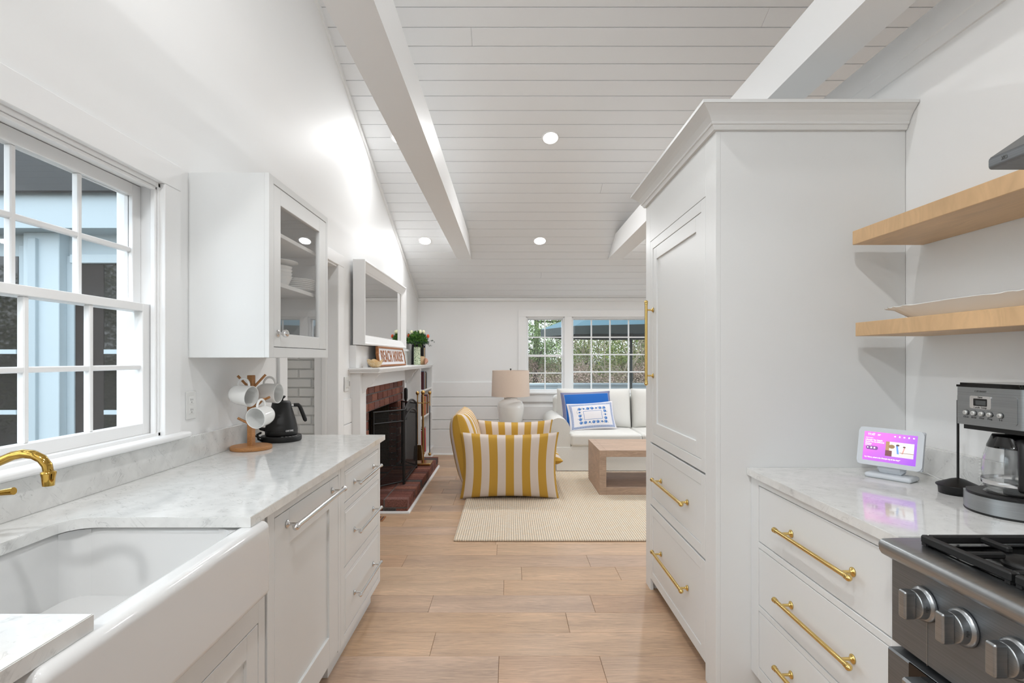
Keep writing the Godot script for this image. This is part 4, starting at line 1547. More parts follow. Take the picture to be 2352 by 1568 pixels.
func stove() -> void:
	var s: Shape
	var t := thing("gas_range", "stainless gas range with round knobs and black cast iron grates", "stove", V(1.25, 0, 0.93))
	var d0 := 0.545
	var d1 := 1.306
	var X := 0.925
	s = sh()
	box(s, X + 0.03, 1.57, 0.09, 0.9, d0, d1)
	box(s, X + 0.1, 1.57, 0.0, 0.09, d0 + 0.02, d1 - 0.02)
	part("body", s, M.dark_steel, t)
	s = sh()
	box(s, X, X + 0.035, 0.668, 0.872, d0, d1, 0.003)
	part("control_panel", s, M.dark_steel, t)
	# rolled front edge of the top
	s = sh()
	var pr := [Vector2(1.02, 0.868), Vector2(0.925, 0.868), Vector2(0.912, 0.871), Vector2(0.902, 0.877), Vector2(0.896, 0.887), Vector2(0.8945, 0.9), Vector2(0.897, 0.908), Vector2(0.904, 0.912), Vector2(0.93, 0.9135), Vector2(1.57, 0.914), Vector2(1.57, 0.868)]
	prism(s, pr, "d", d0, d1 + 0.001, true)
	part("top", s, M.steel, t)
	s = sh()
	box(s, 0.965, 1.52, 0.9135, 0.9155, d0 + 0.03, d1 - 0.05, 0.001)
	part("cooktop_pan", s, M.black_gloss, t)
	for c in [[1.09, 0.72], [1.09, 1.13], [1.37, 0.72], [1.37, 1.13]]:
		s = sh()
		lathe(s, at(c[0], 0.915, c[1]), [[0.001, 0.012], [0.03, 0.012], [0.034, 0.008], [0.045, 0.008], [0.047, 0.0]], 24, false)
		part("burner", s, M.iron, t)
	# grates, three across
	for k in 3:
		var a := d0 + 0.02 + k * 0.2335
		var b := a + 0.226
		s = sh()
		var y0 := 0.92
		var y1 := 0.938
		box(s, 0.958, 0.974, y0, y1, a, b, 0.003)
		box(s, 1.5, 1.516, y0, y1, a, b, 0.003)
		box(s, 0.974, 1.5, y0, y1, a, a + 0.015, 0.003)
		box(s, 0.974, 1.5, y0, y1, b - 0.015, b, 0.003)
		box(s, 1.225, 1.24, y0 + 0.004, y1 - 0.001, a + 0.015, b - 0.015, 0.003)
		for x in [1.09, 1.37]:
			box(s, x - 0.007, x + 0.007, y0 + 0.004, y1 - 0.001, a + 0.015, a + 0.085, 0.003)
			box(s, x - 0.007, x + 0.007, y0 + 0.004, y1 - 0.001, b - 0.085, b - 0.015, 0.003)
			box(s, x - 0.12, x - 0.04, y0 + 0.004, y1 - 0.001, (a + b) / 2 - 0.007, (a + b) / 2 + 0.007, 0.003)
			box(s, x + 0.04, x + 0.12, y0 + 0.004, y1 - 0.001, (a + b) / 2 - 0.007, (a + b) / 2 + 0.007, 0.003)
		for x in [0.96, 1.5]:
			for d in [a + 0.002, b - 0.014]:
				box(s, x, x + 0.012, 0.9145, y0 + 0.003, d, d + 0.012)
		part("grate", s, M.iron, t)
	for k in 5:
		var d := 1.2 - k * 0.1035 if k < 2 else 0.98 - (k - 2) * 0.145
		var bs := Basis(Vector3(0, 0, 1), Vector3(-1, 0, 0), Vector3(0, 1, 0))
		var xf := Transform3D(bs, V(X, 0.802, d))
		s = sh()
		lathe(s, xf, [[0.001, 0.0], [0.036, 0.0], [0.038, 0.003], [0.037, 0.008], [0.032, 0.011], [0.031, 0.012], [0.0305, 0.026], [0.0285, 0.029], [0.001, 0.029]], 32, false)
		var kn := part("knob", s, M.steel, t)
		s = sh()
		var keep := T
		T = T * Transform3D(Basis(Vector3(0, 0, -1), Vector3(0, 1, 0), Vector3(-1, 0, 0)), V(X - 0.027, 0.802, d))
		var gp := [Vector2(-0.011, -0.0305), Vector2(0.011, -0.0305), Vector2(0.011, 0.0305), Vector2(-0.011, 0.0305)]
		rbox(s, Vector3(-0.0115, -0.031, 0.0), Vector3(0.0115, 0.031, 0.026), 0.005, 3)
		T = keep
		part("grip", s, M.steel, kn)
		words_on("High", "marking", 0.0048, V(X - 0.02, 0.8035, d - 0.0312), Vector3(0, -1, 0), Vector3(-1, 0, 0), M.ink, kn)
	s = sh()
	box(s, X - 0.0008, X + 0.002, 0.668, 0.776, 1.1928, 1.1942)
	part("panel_seam", s, M.steel, t)
	s = sh()
	box(s, X - 0.012, X + 0.03, 0.16, 0.655, d0 + 0.003, d1 - 0.002, 0.004)
	var od := part("oven_door", s, M.dark_steel, t)
	s = sh()
	box(s, X - 0.0135, X - 0.01, 0.2, 0.655, d0 + 0.07, d1 - 0.075)
	part("oven_glass", s, M.black_gloss, od)
	s = sh()
	box(s, X - 0.055, X - 0.03, 0.612, 0.643, d0 + 0.106, 1.2, 0.005)
	for d in [d0 + 0.107, 1.165]:
		box(s, X - 0.05, X - 0.01, 0.613, 0.6425, d, d + 0.0345, 0.003)
	part("oven_handle", s, M.steel, od)
	s = sh()
	for q in [[0.0, 0.0, 0.05, 0.0012], [0.0, 0.02, 0.05, 0.0012], [0.0, 0.0, 0.0012, 0.02], [0.0488, 0.0, 0.0012, 0.02]]:
		box(s, X - 0.0008, X + 0.001, 0.69 + q[1], 0.69 + q[1] + q[3], 0.985 - q[0] - q[2], 0.985 - q[0])
	part("badge", s, M.ink, t)

func hood() -> void:
	var t := thing("range_hood", "brushed steel canopy range hood above the stove", "range hood", V(1.36, 1.8, 0.93))
	var s := sh()
	var d0 := 0.545
	var d1 := 1.302
	rb(s, 1.152, 1.57, 1.8, 1.83, d0, d1, 0.008, 3)
	part("lip", s, M.dark_steel, t)
	s = sh()
	var a := [V(1.156, 1.829, d1 - 0.004), V(1.57, 1.829, d1 - 0.004), V(1.57, 1.829, d0 + 0.004), V(1.156, 1.829, d0 + 0.004)]
	var b := [V(1.36, 2.02, 1.07), V(1.57, 2.02, 1.07), V(1.57, 2.02, 0.78), V(1.36, 2.02, 0.78)]
	for k in 4:
		var k2 := (k + 1) % 4
		var m: Vector3 = (a[k] + a[k2]) / 2 - V(1.4, 1.829, 0.92)
		face(s, [a[k], a[k2], b[k2], b[k]], m + Vector3(0, 0.1, 0))
	face(s, a, Vector3.DOWN)
	face(s, b, Vector3.UP)
	part("canopy", s, M.steel, t)
	s = sh()
	box(s, 1.362, 1.57, 2.018, 2.9, 0.782, 1.068, 0.002)
	part("chimney", s, M.steel, t)
	s = sh()
	box(s, 1.2, 1.53, 1.797, 1.801, d0 + 0.06, 0.91)
	box(s, 1.2, 1.53, 1.797, 1.801, 0.93, d1 - 0.06)
	part("filter", s, M.steel, t)
	words_on("XO", "marking", 0.009, V(1.1515, 1.815, 1.255), Vector3(0, 0, 1), Vector3.UP, M.etch, t)
	ORG = Vector3.ZERO
# ---------------------------------------------------------------- fireplace wall
func brick_tone() -> Material:
	var k := rng.randf()
	return M["brick%d" % (0 if k < 0.27 else 1 if k < 0.5 else 2 if k < 0.68 else 3 if k < 0.8 else 4 if k < 0.91 else 5 if k < 0.965 else 6)]

func brick(parent: Node3D, x0: float, x1: float, y0: float, y1: float, d0: float, d1: float, m: Material, bev := 0.003) -> void:
	var s := sh()
	box(s, x0, x1, y0, y1, d0, d1, bev)
	part("brick", s, m, parent)

func fireplace_wall() -> void:
	var s: Shape
	var t: Node3D
	rng.seed = 17
	# brick face and firebox
	t = thing("brick_fireplace", "red brick fireplace opening below the white mantel", "fireplace", V(-1.3, 0, 5.6))
	s = sh()
	box(s, -1.345, -1.286, 0.86, 1.1, 4.74, 6.5)
	box(s, -1.345, -1.286, 0.12, 0.86, 4.74, 4.932)
	box(s, -1.345, -1.286, 0.12, 0.86, 6.228, 6.5)
	part("mortar", s, M.mortar, t)
	var c := 0.0795
	var y := 0.866 + c * 2.0
	var r := 0
	while y > 0.1:
		var y0 := y
		var y1 := minf(y + c - 0.011, 1.093)
		var over := y0 > 0.84
		var d := 4.742 - (0.11 if r % 2 else 0.02)
		while d < 6.5:
			var a := maxf(d, 4.742)
			var b := minf(d + 0.202, 6.498)
			if not over:
				if a < 4.936 and b > 4.934: b = 4.934
				elif b > 6.226 and a < 6.226: a = 6.226
				elif a >= 4.934 and b <= 6.226: a = b
			if b - a > 0.025:
				brick(t, -1.3, -1.279 + rng.randf() * 0.003, y0, y1, a, b - 0.01, brick_tone())
			d += 0.212
		y -= c
		r += 1
	# throat of the firebox
	for k in 10:
		var yy := 0.118 + k * 0.0745
		brick(t, -1.385, -1.301, yy, yy + 0.064, 6.226, 6.3, brick_tone())
		brick(t, -1.385, -1.301, yy, yy + 0.064, 4.86, 4.934, brick_tone())
	s = sh()
	box(s, -1.9, -1.82, 0.0, 0.95, 4.9, 6.28)
	box(s, -1.9, -1.36, 0.0, 0.95, 6.232, 6.32)
	box(s, -1.9, -1.36, 0.0, 0.95, 4.86, 4.928)
	box(s, -1.9, -1.34, 0.86, 0.98, 4.86, 6.32)
	box(s, -1.9, -1.3, 0.0, 0.11, 4.86, 6.32)
	part("firebox", s, M.mortar, t)
	for k in 4:
		for q in [-1.82, -1.6]:
			s = sh()
			box(s, q + 0.006, q + 0.212, 0.124 + k * 0.18, 0.296 + k * 0.18, 6.216, 6.234, 0.003)
			part("firebrick", s, M.firebrick, t)
		for i in 5:
			s = sh()
			box(s, -1.824, -1.808, 0.124 + k * 0.18, 0.296 + k * 0.18, 4.94 + i * 0.258, 5.19 + i * 0.258, 0.003)
			part("firebrick", s, M.firebrick, t)
	# hearth
	t = thing("brick_hearth", "low red brick hearth with a white shoe strip on the floor", "hearth", V(-1.09, 0, 5.7))
	s = sh()
	box(s, -1.335, -0.889, 0.0, 0.114, 4.714, 6.742)
	box(s, -1.83, -1.335, 0.06, 0.113, 4.934, 6.226)
	part("mortar", s, M.mortar, t)
	# upper course: headers laid across the front, with a second row behind
	var d := 4.71
	while d < 6.74:
		var w := 0.0885
		brick(t, -1.085, -0.884 + rng.randf() * 0.003, 0.05, 0.119 + rng.randf() * 0.003, d, minf(d + w, 6.745), brick_tone(), 0.004)
		brick(t, -1.3, -1.096, 0.052, 0.119 + rng.randf() * 0.003, d, minf(d + w, 6.745), brick_tone(), 0.004)
		if d > 4.93 and d < 6.13:
			brick(t, -1.51, -1.311, 0.08, 0.119, d, d + w, brick_tone(), 0.004)
			brick(t, -1.72, -1.522, 0.08, 0.119, d, d + w, brick_tone(), 0.004)
		d += w + 0.0095
	d = 4.71
	while d < 6.7:
		brick(t, -0.985, -0.885, 0.0, 0.04, d, minf(d + 0.2, 6.745), brick_tone(), 0.003)
		d += 0.21
	for q in [[-1.3, -1.1], [-1.09, -0.99]]:
		brick(t, q[0], q[1], 0.0, 0.04, 4.709, 4.8, brick_tone(), 0.003)
	s = sh()
	var sp := [Vector2(-0.002, 0.0), Vector2(0.019, 0.0), Vector2(0.018, 0.009), Vector2(0.012, 0.017), Vector2(0.0, 0.019), Vector2(-0.002, 0.019)]
	moulding(s, sp, [Vector2(-1.33, 4.708), Vector2(-0.883, 4.708), Vector2(-0.883, 6.75)], 0.0, 1.0)
	part("shoe", s, M.trim, t)

	# white surround, mantel shelf and overmantel
	t = thing("mantel", "white painted wooden mantel with scrolled brackets around the brick fireplace", "mantel", V(-1.2, 0, 5.6))
	s = sh()
	box(s, -1.345, -1.255, 0.0, 1.235, 4.56, 4.745, 0.002)
	box(s, -1.345, -1.255, 0.119, 1.235, 6.497, 6.6, 0.002)
	box(s, -1.345, -1.257, 1.09, 1.235, 4.745, 6.497)
	part("surround", s, M.trim, t)
	s = sh()
	box(s, -1.345, -1.075, 1.252, 1.268, 4.5, 7.598, 0.003)
	box(s, -1.345, -1.083, 1.24, 1.253, 4.512, 7.598, 0.002)
	box(s, -1.345, -1.092, 1.226, 1.241, 4.522, 7.598, 0.003)
	part("shelf", s, M.trim, t)
	# brackets: cut from board, scrolled edge
	var br := [Vector2(-1.257, 1.226), Vector2(-1.1, 1.226), Vector2(-1.1, 1.219), Vector2(-1.112, 1.216), Vector2(-1.128, 1.2), Vector2(-1.136, 1.186), Vector2(-1.15, 1.181), Vector2(-1.158, 1.168), Vector2(-1.166, 1.142), Vector2(-1.18, 1.122), Vector2(-1.198, 1.116), Vector2(-1.214, 1.106), Vector2(-1.228, 1.082), Vector2(-1.231, 1.06), Vector2(-1.241, 1.057), Vector2(-1.257, 1.057)]
	for q in [4.62, 6.52]:
		s = sh()
		prism(s, br, "d", q, q + 0.03)
		part("bracket", s, M.trim, t)
	s = sh()
	box(s, -1.345, -1.285, 1.268, 1.46, 4.54, 6.62, 0.002)
	box(s, -1.345, -1.262, 1.44, 1.463, 6.7, 6.98, 0.002)
	part("overmantel", s, M.trim, t)

	# mirror
	t = thing("wall_mirror", "large mirror in a deep white frame above the mantel", "mirror", V(-1.27, 1.463, 5.45))
	var d0 := 4.54
	var d1 := 6.38
	var y0 := 1.465
	var y1 := 2.184
	s = sh()
	var fp := [[0.0, -1.312], [0.0, -1.212], [0.012, -1.21], [0.022, -1.222], [0.07, -1.246], [0.076, -1.252], [0.088, -1.256], [0.088, -1.312]]
	for k in fp.size():
		var q0: Array = fp[k]
		var q1: Array = fp[(k + 1) % fp.size()]
		var ring := func(q: Array) -> Array:
			return [V(q[1], y0 + q[0], d0 + q[0]), V(q[1], y0 + q[0], d1 - q[0]), V(q[1], y1 - q[0], d1 - q[0]), V(q[1], y1 - q[0], d0 + q[0])]
		var A: Array = ring.call(q0)
		var B: Array = ring.call(q1)
		for j in 4:
			var j2 := (j + 1) % 4
			var mid: Vector3 = (A[j] + A[j2] + B[j] + B[j2]) / 4
			var inw: Vector3 = V(-1.2, (y0 + y1) / 2, (d0 + d1) / 2) - mid
			inw.x = 0
			inw = inw.normalized()
			var e := Vector2(q1[0] - q0[0], q1[1] - q0[1])
			var nn := Vector2(-e.y, e.x)       # (inward, x)
			var o3 := inw * nn.x + Vector3(nn.y, 0, 0)
			face(s, [A[j], A[j2], B[j2], B[j]], o3)
	part("frame", s, M.trim, t)
	s = sh()
	box(s, -1.31, -1.262, y0 + 0.08, y1 - 0.08, d0 + 0.08, d1 - 0.08)
	part("glass", s, M.mirror, t)

	# bookcase beside the fireplace
	t = thing("bookcase", "white built-in bookcase between the fireplace and the far wall", "bookcase", V(-1.2, 0, 7.1))
	s = sh()
	box(s, -1.3, -1.08, 0.119, 1.226, 6.602, 6.625)
	box(s, -1.3, -1.08, 0.0, 1.226, 7.555, 7.599)
	box(s, -1.3, -1.285, 0.1, 1.226, 6.62, 7.56)
	box(s, -1.3, -1.08, 0.1, 0.13, 6.75, 7.56)
	box(s, -1.3, -1.081, 0.119, 0.13, 6.62, 6.76)
	part("body", s, M.trim, t)
	for q in [0.593, 0.93]:
		s = sh()
		box(s, -1.29, -1.085, q, q + 0.022, 6.626, 7.556, 0.001)
		part("shelf", s, M.trim, t)
	s = sh()
	box(s, -1.09, -1.065, 0.0, 0.098, 6.76, 7.6, 0.002)
	moulding(s, [Vector2(-0.002, 0.0), Vector2(0.015, 0.0), Vector2(0.014, 0.009), Vector2(0.008, 0.016), Vector2(-0.002, 0.018)], [Vector2(-1.066, 6.76), Vector2(-1.066, 7.57)], 0.0, 1.0)
	box(s, -1.09, -1.06, 0.098, 0.13, 6.76, 7.6, 0.006)
	part("plinth", s, M.trim, t)
	books()
	mantel_things()
	fire_things()
	ORG = Vector3.ZERO

# a book with its spine to the room: height h, depth w, thickness th along d
func book(x: float, y: float, d: float, th: float, h: float, w: float, col: Color, label: String, group: String, lean := 0.0) -> float:
	var c := V(x, y, d)
	var t := thing("book", label, "book", c, group)
	var keep := T
	var b := Basis(Vector3.RIGHT, lean)
	T = Transform3D(b, c)
	var m := StandardMaterial3D.new()
	m.albedo_color = col
	m.roughness = 0.6
	var s := sh()
	lbox(s, Vector3(-w, 0, -th), Vector3(0, h, -th + 0.003))
	lbox(s, Vector3(-w, 0, -0.003), Vector3(0, h, 0))
	lbox(s, Vector3(-0.004, 0, -th), Vector3(0, h, 0), 0.001)
	part("cover", s, m, t)
	s = sh()
	lbox(s, Vector3(-w + 0.004, 0.004, -th + 0.003), Vector3(-0.004, h - 0.004, -0.003))
	part("pages", s, M.print_white, t)
	T = keep
	ORG = Vector3.ZERO
	return d + th * cos(lean)

func books() -> void:
	var rows := [
		[0.952, [[0.035, 0.225, Color(0.3, 0.09, 0.12), "maroon"], [0.03, 0.235, Color(0.45, 0.5, 0.58), "slate blue"], [0.018, 0.24, Color(0.85, 0.84, 0.82), "white"], [0.045, 0.225, Color(0.12, 0.12, 0.13), "black"], [0.04, 0.215, Color(0.68, 0.56, 0.42), "tan"], [0.05, 0.225, Color(0.16, 0.15, 0.15), "charcoal"], [0.04, 0.21, Color(0.1, 0.11, 0.13), "dark navy"]], "top shelf of the bookcase", 6.9],
		[0.615, [[0.05, 0.25, Color(0.33, 0.13, 0.07), "brown"], [0.14, 0.245, Color(0.68, 0.33, 0.13), "wide orange"], [0.06, 0.235, Color(0.78, 0.66, 0.5), "cream"], [0.035, 0.25, Color(0.12, 0.2, 0.32), "blue"], [0.05, 0.24, Color(0.15, 0.15, 0.14), "black"], [0.045, 0.25, Color(0.72, 0.33, 0.1), "narrow orange"], [0.04, 0.23, Color(0.4, 0.3, 0.22), "dull brown"]], "middle shelf of the bookcase", 6.88],
		[0.13, [[0.05, 0.3, Color(0.62, 0.2, 0.22), "dusty red"], [0.05, 0.32, Color(0.07, 0.07, 0.08), "black"], [0.075, 0.31, Color(0.83, 0.12, 0.09), "bright red"], [0.03, 0.33, Color(0.75, 0.75, 0.75), "pale grey"], [0.035, 0.3, Color(0.88, 0.87, 0.85), "white"]], "bottom shelf of the bookcase", 6.9]]
	for r in rows:
		var d: float = r[3]
		for q in r[1]:
			var lean := 0.0 if r[0] > 0.5 else 0.09
			d = book(-1.09, r[0] + 0.001, d, q[0], q[1], 0.16, q[2], "%s book standing on the %s" % [q[3], r[2]], "books on the " + r[2], lean) + 0.003

func mantel_things() -> void:
	var s: Shape
	var t: Node3D
	var top := 1.268
	# sign leaning on the overmantel
	t = thing("wooden_sign", "long white BEACH HOUSE sign in a brown wooden frame on the mantel", "sign", V(-1.2, top, 5.55))
	var keep := T
	# local frame: x runs along d, y up, z out to the room
	T = Transform3D(Basis(Vector3(0, 0, -1), Vector3(-0.16, 0.987, 0), Vector3(0.987, 0.16, 0)), V(-1.182, top + 0.004, 5.53))
	s = sh()
	var L := 0.62
	var H := 0.192
	lbox(s, Vector3(-L, 0, -0.012), Vector3(L, 0.018, 0.012), 0.002)
	lbox(s, Vector3(-L + 0.05, H - 0.018, -0.012), Vector3(L - 0.05, H, 0.012), 0.002)
	for k in [-1, 1]:
		prism_local(s, [Vector2(k * L, 0.02), Vector2(k * (L - 0.022), 0.02), Vector2(k * (L - 0.022), H * 0.6), Vector2(k * (L - 0.045), H * 0.64), Vector2(k * (L - 0.06), H - 0.004), Vector2(k * (L - 0.04), H), Vector2(k * (L - 0.02), H * 0.74), Vector2(k * L, H * 0.66)], -0.012, 0.012)
	part("frame", s, M.sign_frame, t)
	s = sh()
	prism_local(s, [Vector2(-L + 0.015, 0.015), Vector2(L - 0.015, 0.015), Vector2(L - 0.015, H * 0.62), Vector2(L - 0.045, H - 0.012), Vector2(-L + 0.045, H - 0.012), Vector2(-L + 0.015, H * 0.62)], -0.008, 0.005)
	part("panel", s, M.sign_board, t)
	var bx := T.basis
	var org := T * Vector3(0, H * 0.5, 0.0065)
	T = keep
	words_on("BEACH HOUSE", "lettering", 0.112, org, bx.x, bx.y, M.sign_letter, t, true, 0.003, 0.98)
	# shell bowl
	t = thing("shell_bowl", "amber shell bowl with a glassy rim at the near end of the mantel", "bowl", V(-1.18, top, 4.76))
	s = sh()
	var P := []
	for k in [[0.001, 0.004], [0.022, 0.0], [0.045, 0.012], [0.062, 0.038], [0.069, 0.062], [0.066, 0.061], [0.057, 0.038], [0.04, 0.017], [0.02, 0.006], [0.001, 0.006]]:
		var row := PackedVector3Array()
		for j in 28:
			var a := TAU * j / 28
			var wav := 1.0 + 0.06 * sin(a * 3 + 0.6)
			row.append(V(-1.18, top, 4.76) + Vector3(cos(a) * k[0] * wav, k[1] * (1 + 0.25 * sin(a * 3 + 1.2) * k[1] / 0.06), sin(a) * k[0] * wav))
		P.append(row)
	grid(s, P, true)
	part("bowl", s, M.shell, t)
	# vase and flowers
	t = thing("floral_vase", "tall cylindrical vase printed with pale blossoms on the mantel", "vase", V(-1.17, top, 6.88))
	s = sh()
	lathe(s, at(-1.17, top, 6.88), [[0.001, 0.0], [0.041, 0.0], [0.043, 0.01], [0.043, 0.225], [0.041, 0.23], [0.038, 0.225], [0.038, 0.02], [0.001, 0.015]], 24, false)
	part("body", s, M.vase, t)
	bouquet(V(-1.17, top + 0.02, 6.88))
	# conch and books at the far end
	t = thing("conch_shell", "pink and cream conch shell lying beside the vase", "shell", V(-1.13, top, 7.0))
	s = sh()
	P = []
	for i in 13:
		var f := i / 12.0
		var rr := 0.058 * sin(PI * pow(f, 0.62)) + 0.002
		var row := PackedVector3Array()
		for j in 18:
			var a := TAU * j / 18
			var spike := 1.0 + 0.12 * maxf(0.0, sin(a * 5 + f * 9))
			row.append(V(-1.15 + f * 0.1 - 0.02, top + 0.05 - f * 0.02, 6.96 + f * 0.17) + Vector3(cos(a) * rr * spike * 0.9, sin(a) * rr * spike * (0.85 if sin(a) < 0 else 1.15), 0))
		P.append(row)
	grid(s, P, true, true, true)
	part("whorl", s, M.shell_cream, t)
	s = sh()
	P = []
	for i in 9:
		var f := i / 8.0
		var row := PackedVector3Array()
		for j in 9:
			var g := j / 8.0
			row.append(V(-1.085 + 0.03 * sin(PI * g) * sin(PI * f), top + 0.008 + 0.085 * g * sin(PI * (0.1 + 0.8 * f)), 6.95 + 0.16 * f))
		P.append(row)
	for sd in [1.0, -1.0]:
		var U := []
		for r in P:
			var ur := PackedVector2Array()
			ur.resize(9)
			U.append(ur)
		var Q := []
		for r in P:
			var q := PackedVector3Array()
			for v in r: q.append(v + Vector3(0.004 * sd, 0, 0))
			Q.append(q)
		_sheet(s, Q, U, Vector3(sd, 0, 0))
	part("lip", s, M.shell_pink, t)
	var d := 7.12
	for q in [[0.06, 0.27, Color(0.07, 0.07, 0.08), "black"], [0.075, 0.225, Color(0.82, 0.7, 0.52), "cream"], [0.035, 0.255, Color(0.09, 0.12, 0.2), "dark blue"]]:
		d = book(-1.13, top + 0.001, d, q[0], q[1], 0.15, q[2], "%s book standing on the mantel behind the conch" % q[3], "books on the mantel") + 0.002
	ORG = Vector3.ZERO

func prism_local(s: Shape, poly: Array, z0: float, z1: float) -> void:
	var pv := PackedVector2Array(poly)
	var cw := Geometry2D.is_polygon_clockwise(pv)
	var t := Geometry2D.triangulate_polygon(pv)
	for k in range(0, t.size(), 3):
		for z in [z0, z1]:
			face(s, [Vector3(pv[t[k]].x, pv[t[k]].y, z), Vector3(pv[t[k + 1]].x, pv[t[k + 1]].y, z), Vector3(pv[t[k + 2]].x, pv[t[k + 2]].y, z)], Vector3(0, 0, 1 if z == z1 else -1))
	for i in pv.size():
		var a := pv[i]
		var b := pv[(i + 1) % pv.size()]
		var e := b - a
		var o := Vector2(-e.y, e.x) if cw else Vector2(e.y, -e.x)
		face(s, [Vector3(a.x, a.y, z0), Vector3(b.x, b.y, z0), Vector3(b.x, b.y, z1), Vector3(a.x, a.y, z1)], Vector3(o.x, o.y, 0))

# a folded leaf from p toward dir
func leaf(s: Shape, p: Vector3, dir: Vector3, side: Vector3, l: float, w: float) -> void:
	var up := dir.cross(side).normalized()
	var m := p + dir * l * 0.5 - up * w * 0.18
	var tip := p + dir * l - up * l * 0.08
	var a := p + dir * l * 0.42 + side * w * 0.5
	var b := p + dir * l * 0.42 - side * w * 0.5
	face(s, [p, a, tip, m], up)
	face(s, [p, b, tip, m], up)

func bouquet(base: Vector3) -> void:
	rng.seed = 23
	var t := thing("bouquet", "green leafy bouquet with orange and white tulips in the vase", "flowers", base)
	var top := base + Vector3(0, 0.23, 0)
	var s := sh()
	for k in 16:
		var a := rng.randf() * TAU
		var e := top + Vector3(cos(a) * 0.12, rng.randf_range(0.05, 0.16), sin(a) * 0.12)
		tube(s, [base + Vector3(cos(a) * 0.02, 0, sin(a) * 0.02), top + Vector3(cos(a) * 0.03, 0, sin(a) * 0.03), e], 0.0025, 5)
	part("stems", s, M.stem, t)
	s = sh()
	for k in 1500:
		var dir := Vector3(rng.randfn(), absf(rng.randfn()) * 0.75 + 0.05, rng.randfn()).normalized()
		var r := pow(rng.randf(), 0.5)
		var p := top + Vector3(dir.x * 0.125, dir.y * 0.15, dir.z * 0.15) * r + Vector3(0, 0.02, 0)
		var g := rng.randf()
		s.tint = Color(0.035, 0.13, 0.03).lerp(Color(0.13, 0.3, 0.04), g)
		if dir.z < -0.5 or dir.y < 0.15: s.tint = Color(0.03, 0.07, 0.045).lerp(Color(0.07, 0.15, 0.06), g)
		var ld := (dir + Vector3(rng.randfn(), rng.randfn(), rng.randfn()) * 0.5).normalized()
		leaf(s, p, ld, ld.cross(Vector3(rng.randfn(), 1, rng.randfn())).normalized(), rng.randf_range(0.022, 0.045), rng.randf_range(0.012, 0.022))
	# trailing sprigs to the room side and the far side
	for k in 9:
		var a := top + Vector3(0.07, 0.06, -0.05)
		var b := a + Vector3(rng.randf_range(0.05, 0.15), rng.randf_range(-0.09, 0.06), rng.randf_range(-0.12, 0.0))
		for i in 12:
			var f := i / 11.0
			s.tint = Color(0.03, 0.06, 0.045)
			var ld := Vector3(rng.randfn(), rng.randfn(), rng.randfn()).normalized()
			leaf(s, a.lerp(b, f), ld, ld.cross(Vector3.UP).normalized(), 0.022, 0.012)
	var fo := part("foliage", s, M.leaf, t, true)
	fo.set_meta("kind", "stuff")
	for q in [[0.135, 0.112, -0.02, "petal_orange"], [0.055, 0.165, 0.075, "petal_white"], [0.085, 0.165, 0.015, "petal_white"], [0.02, 0.17, -0.05, "petal_white"], [-0.1, 0.12, 0.03, "petal_orange"], [-0.06, 0.16, 0.06, "petal_white"]]:
		s = sh()
		var p := top + Vector3(q[0], q[1], q[2])
		lathe(s, Transform3D(Basis.IDENTITY, p - Vector3(0, 0.02, 0)), [[0.001, 0.0], [0.012, 0.004], [0.019, 0.018], [0.017, 0.034], [0.009, 0.047], [0.006, 0.046], [0.001, 0.04]], 14, false)
		part("tulip", s, M[q[3]], t)
	s = sh()
	s.tint = Color(0.2, 0.36, 0.07)
	for k in 3:
		leaf(s, top + Vector3(0.03, 0.07 - k * 0.01, 0.025 + k * 0.008), Vector3(0.35, -0.9, 0.2).normalized(), Vector3(0, 0.2, 1).normalized(), 0.11, 0.03)
	part("tulip_leaf", s, M.leaf, t, true)
	ORG = Vector3.ZERO

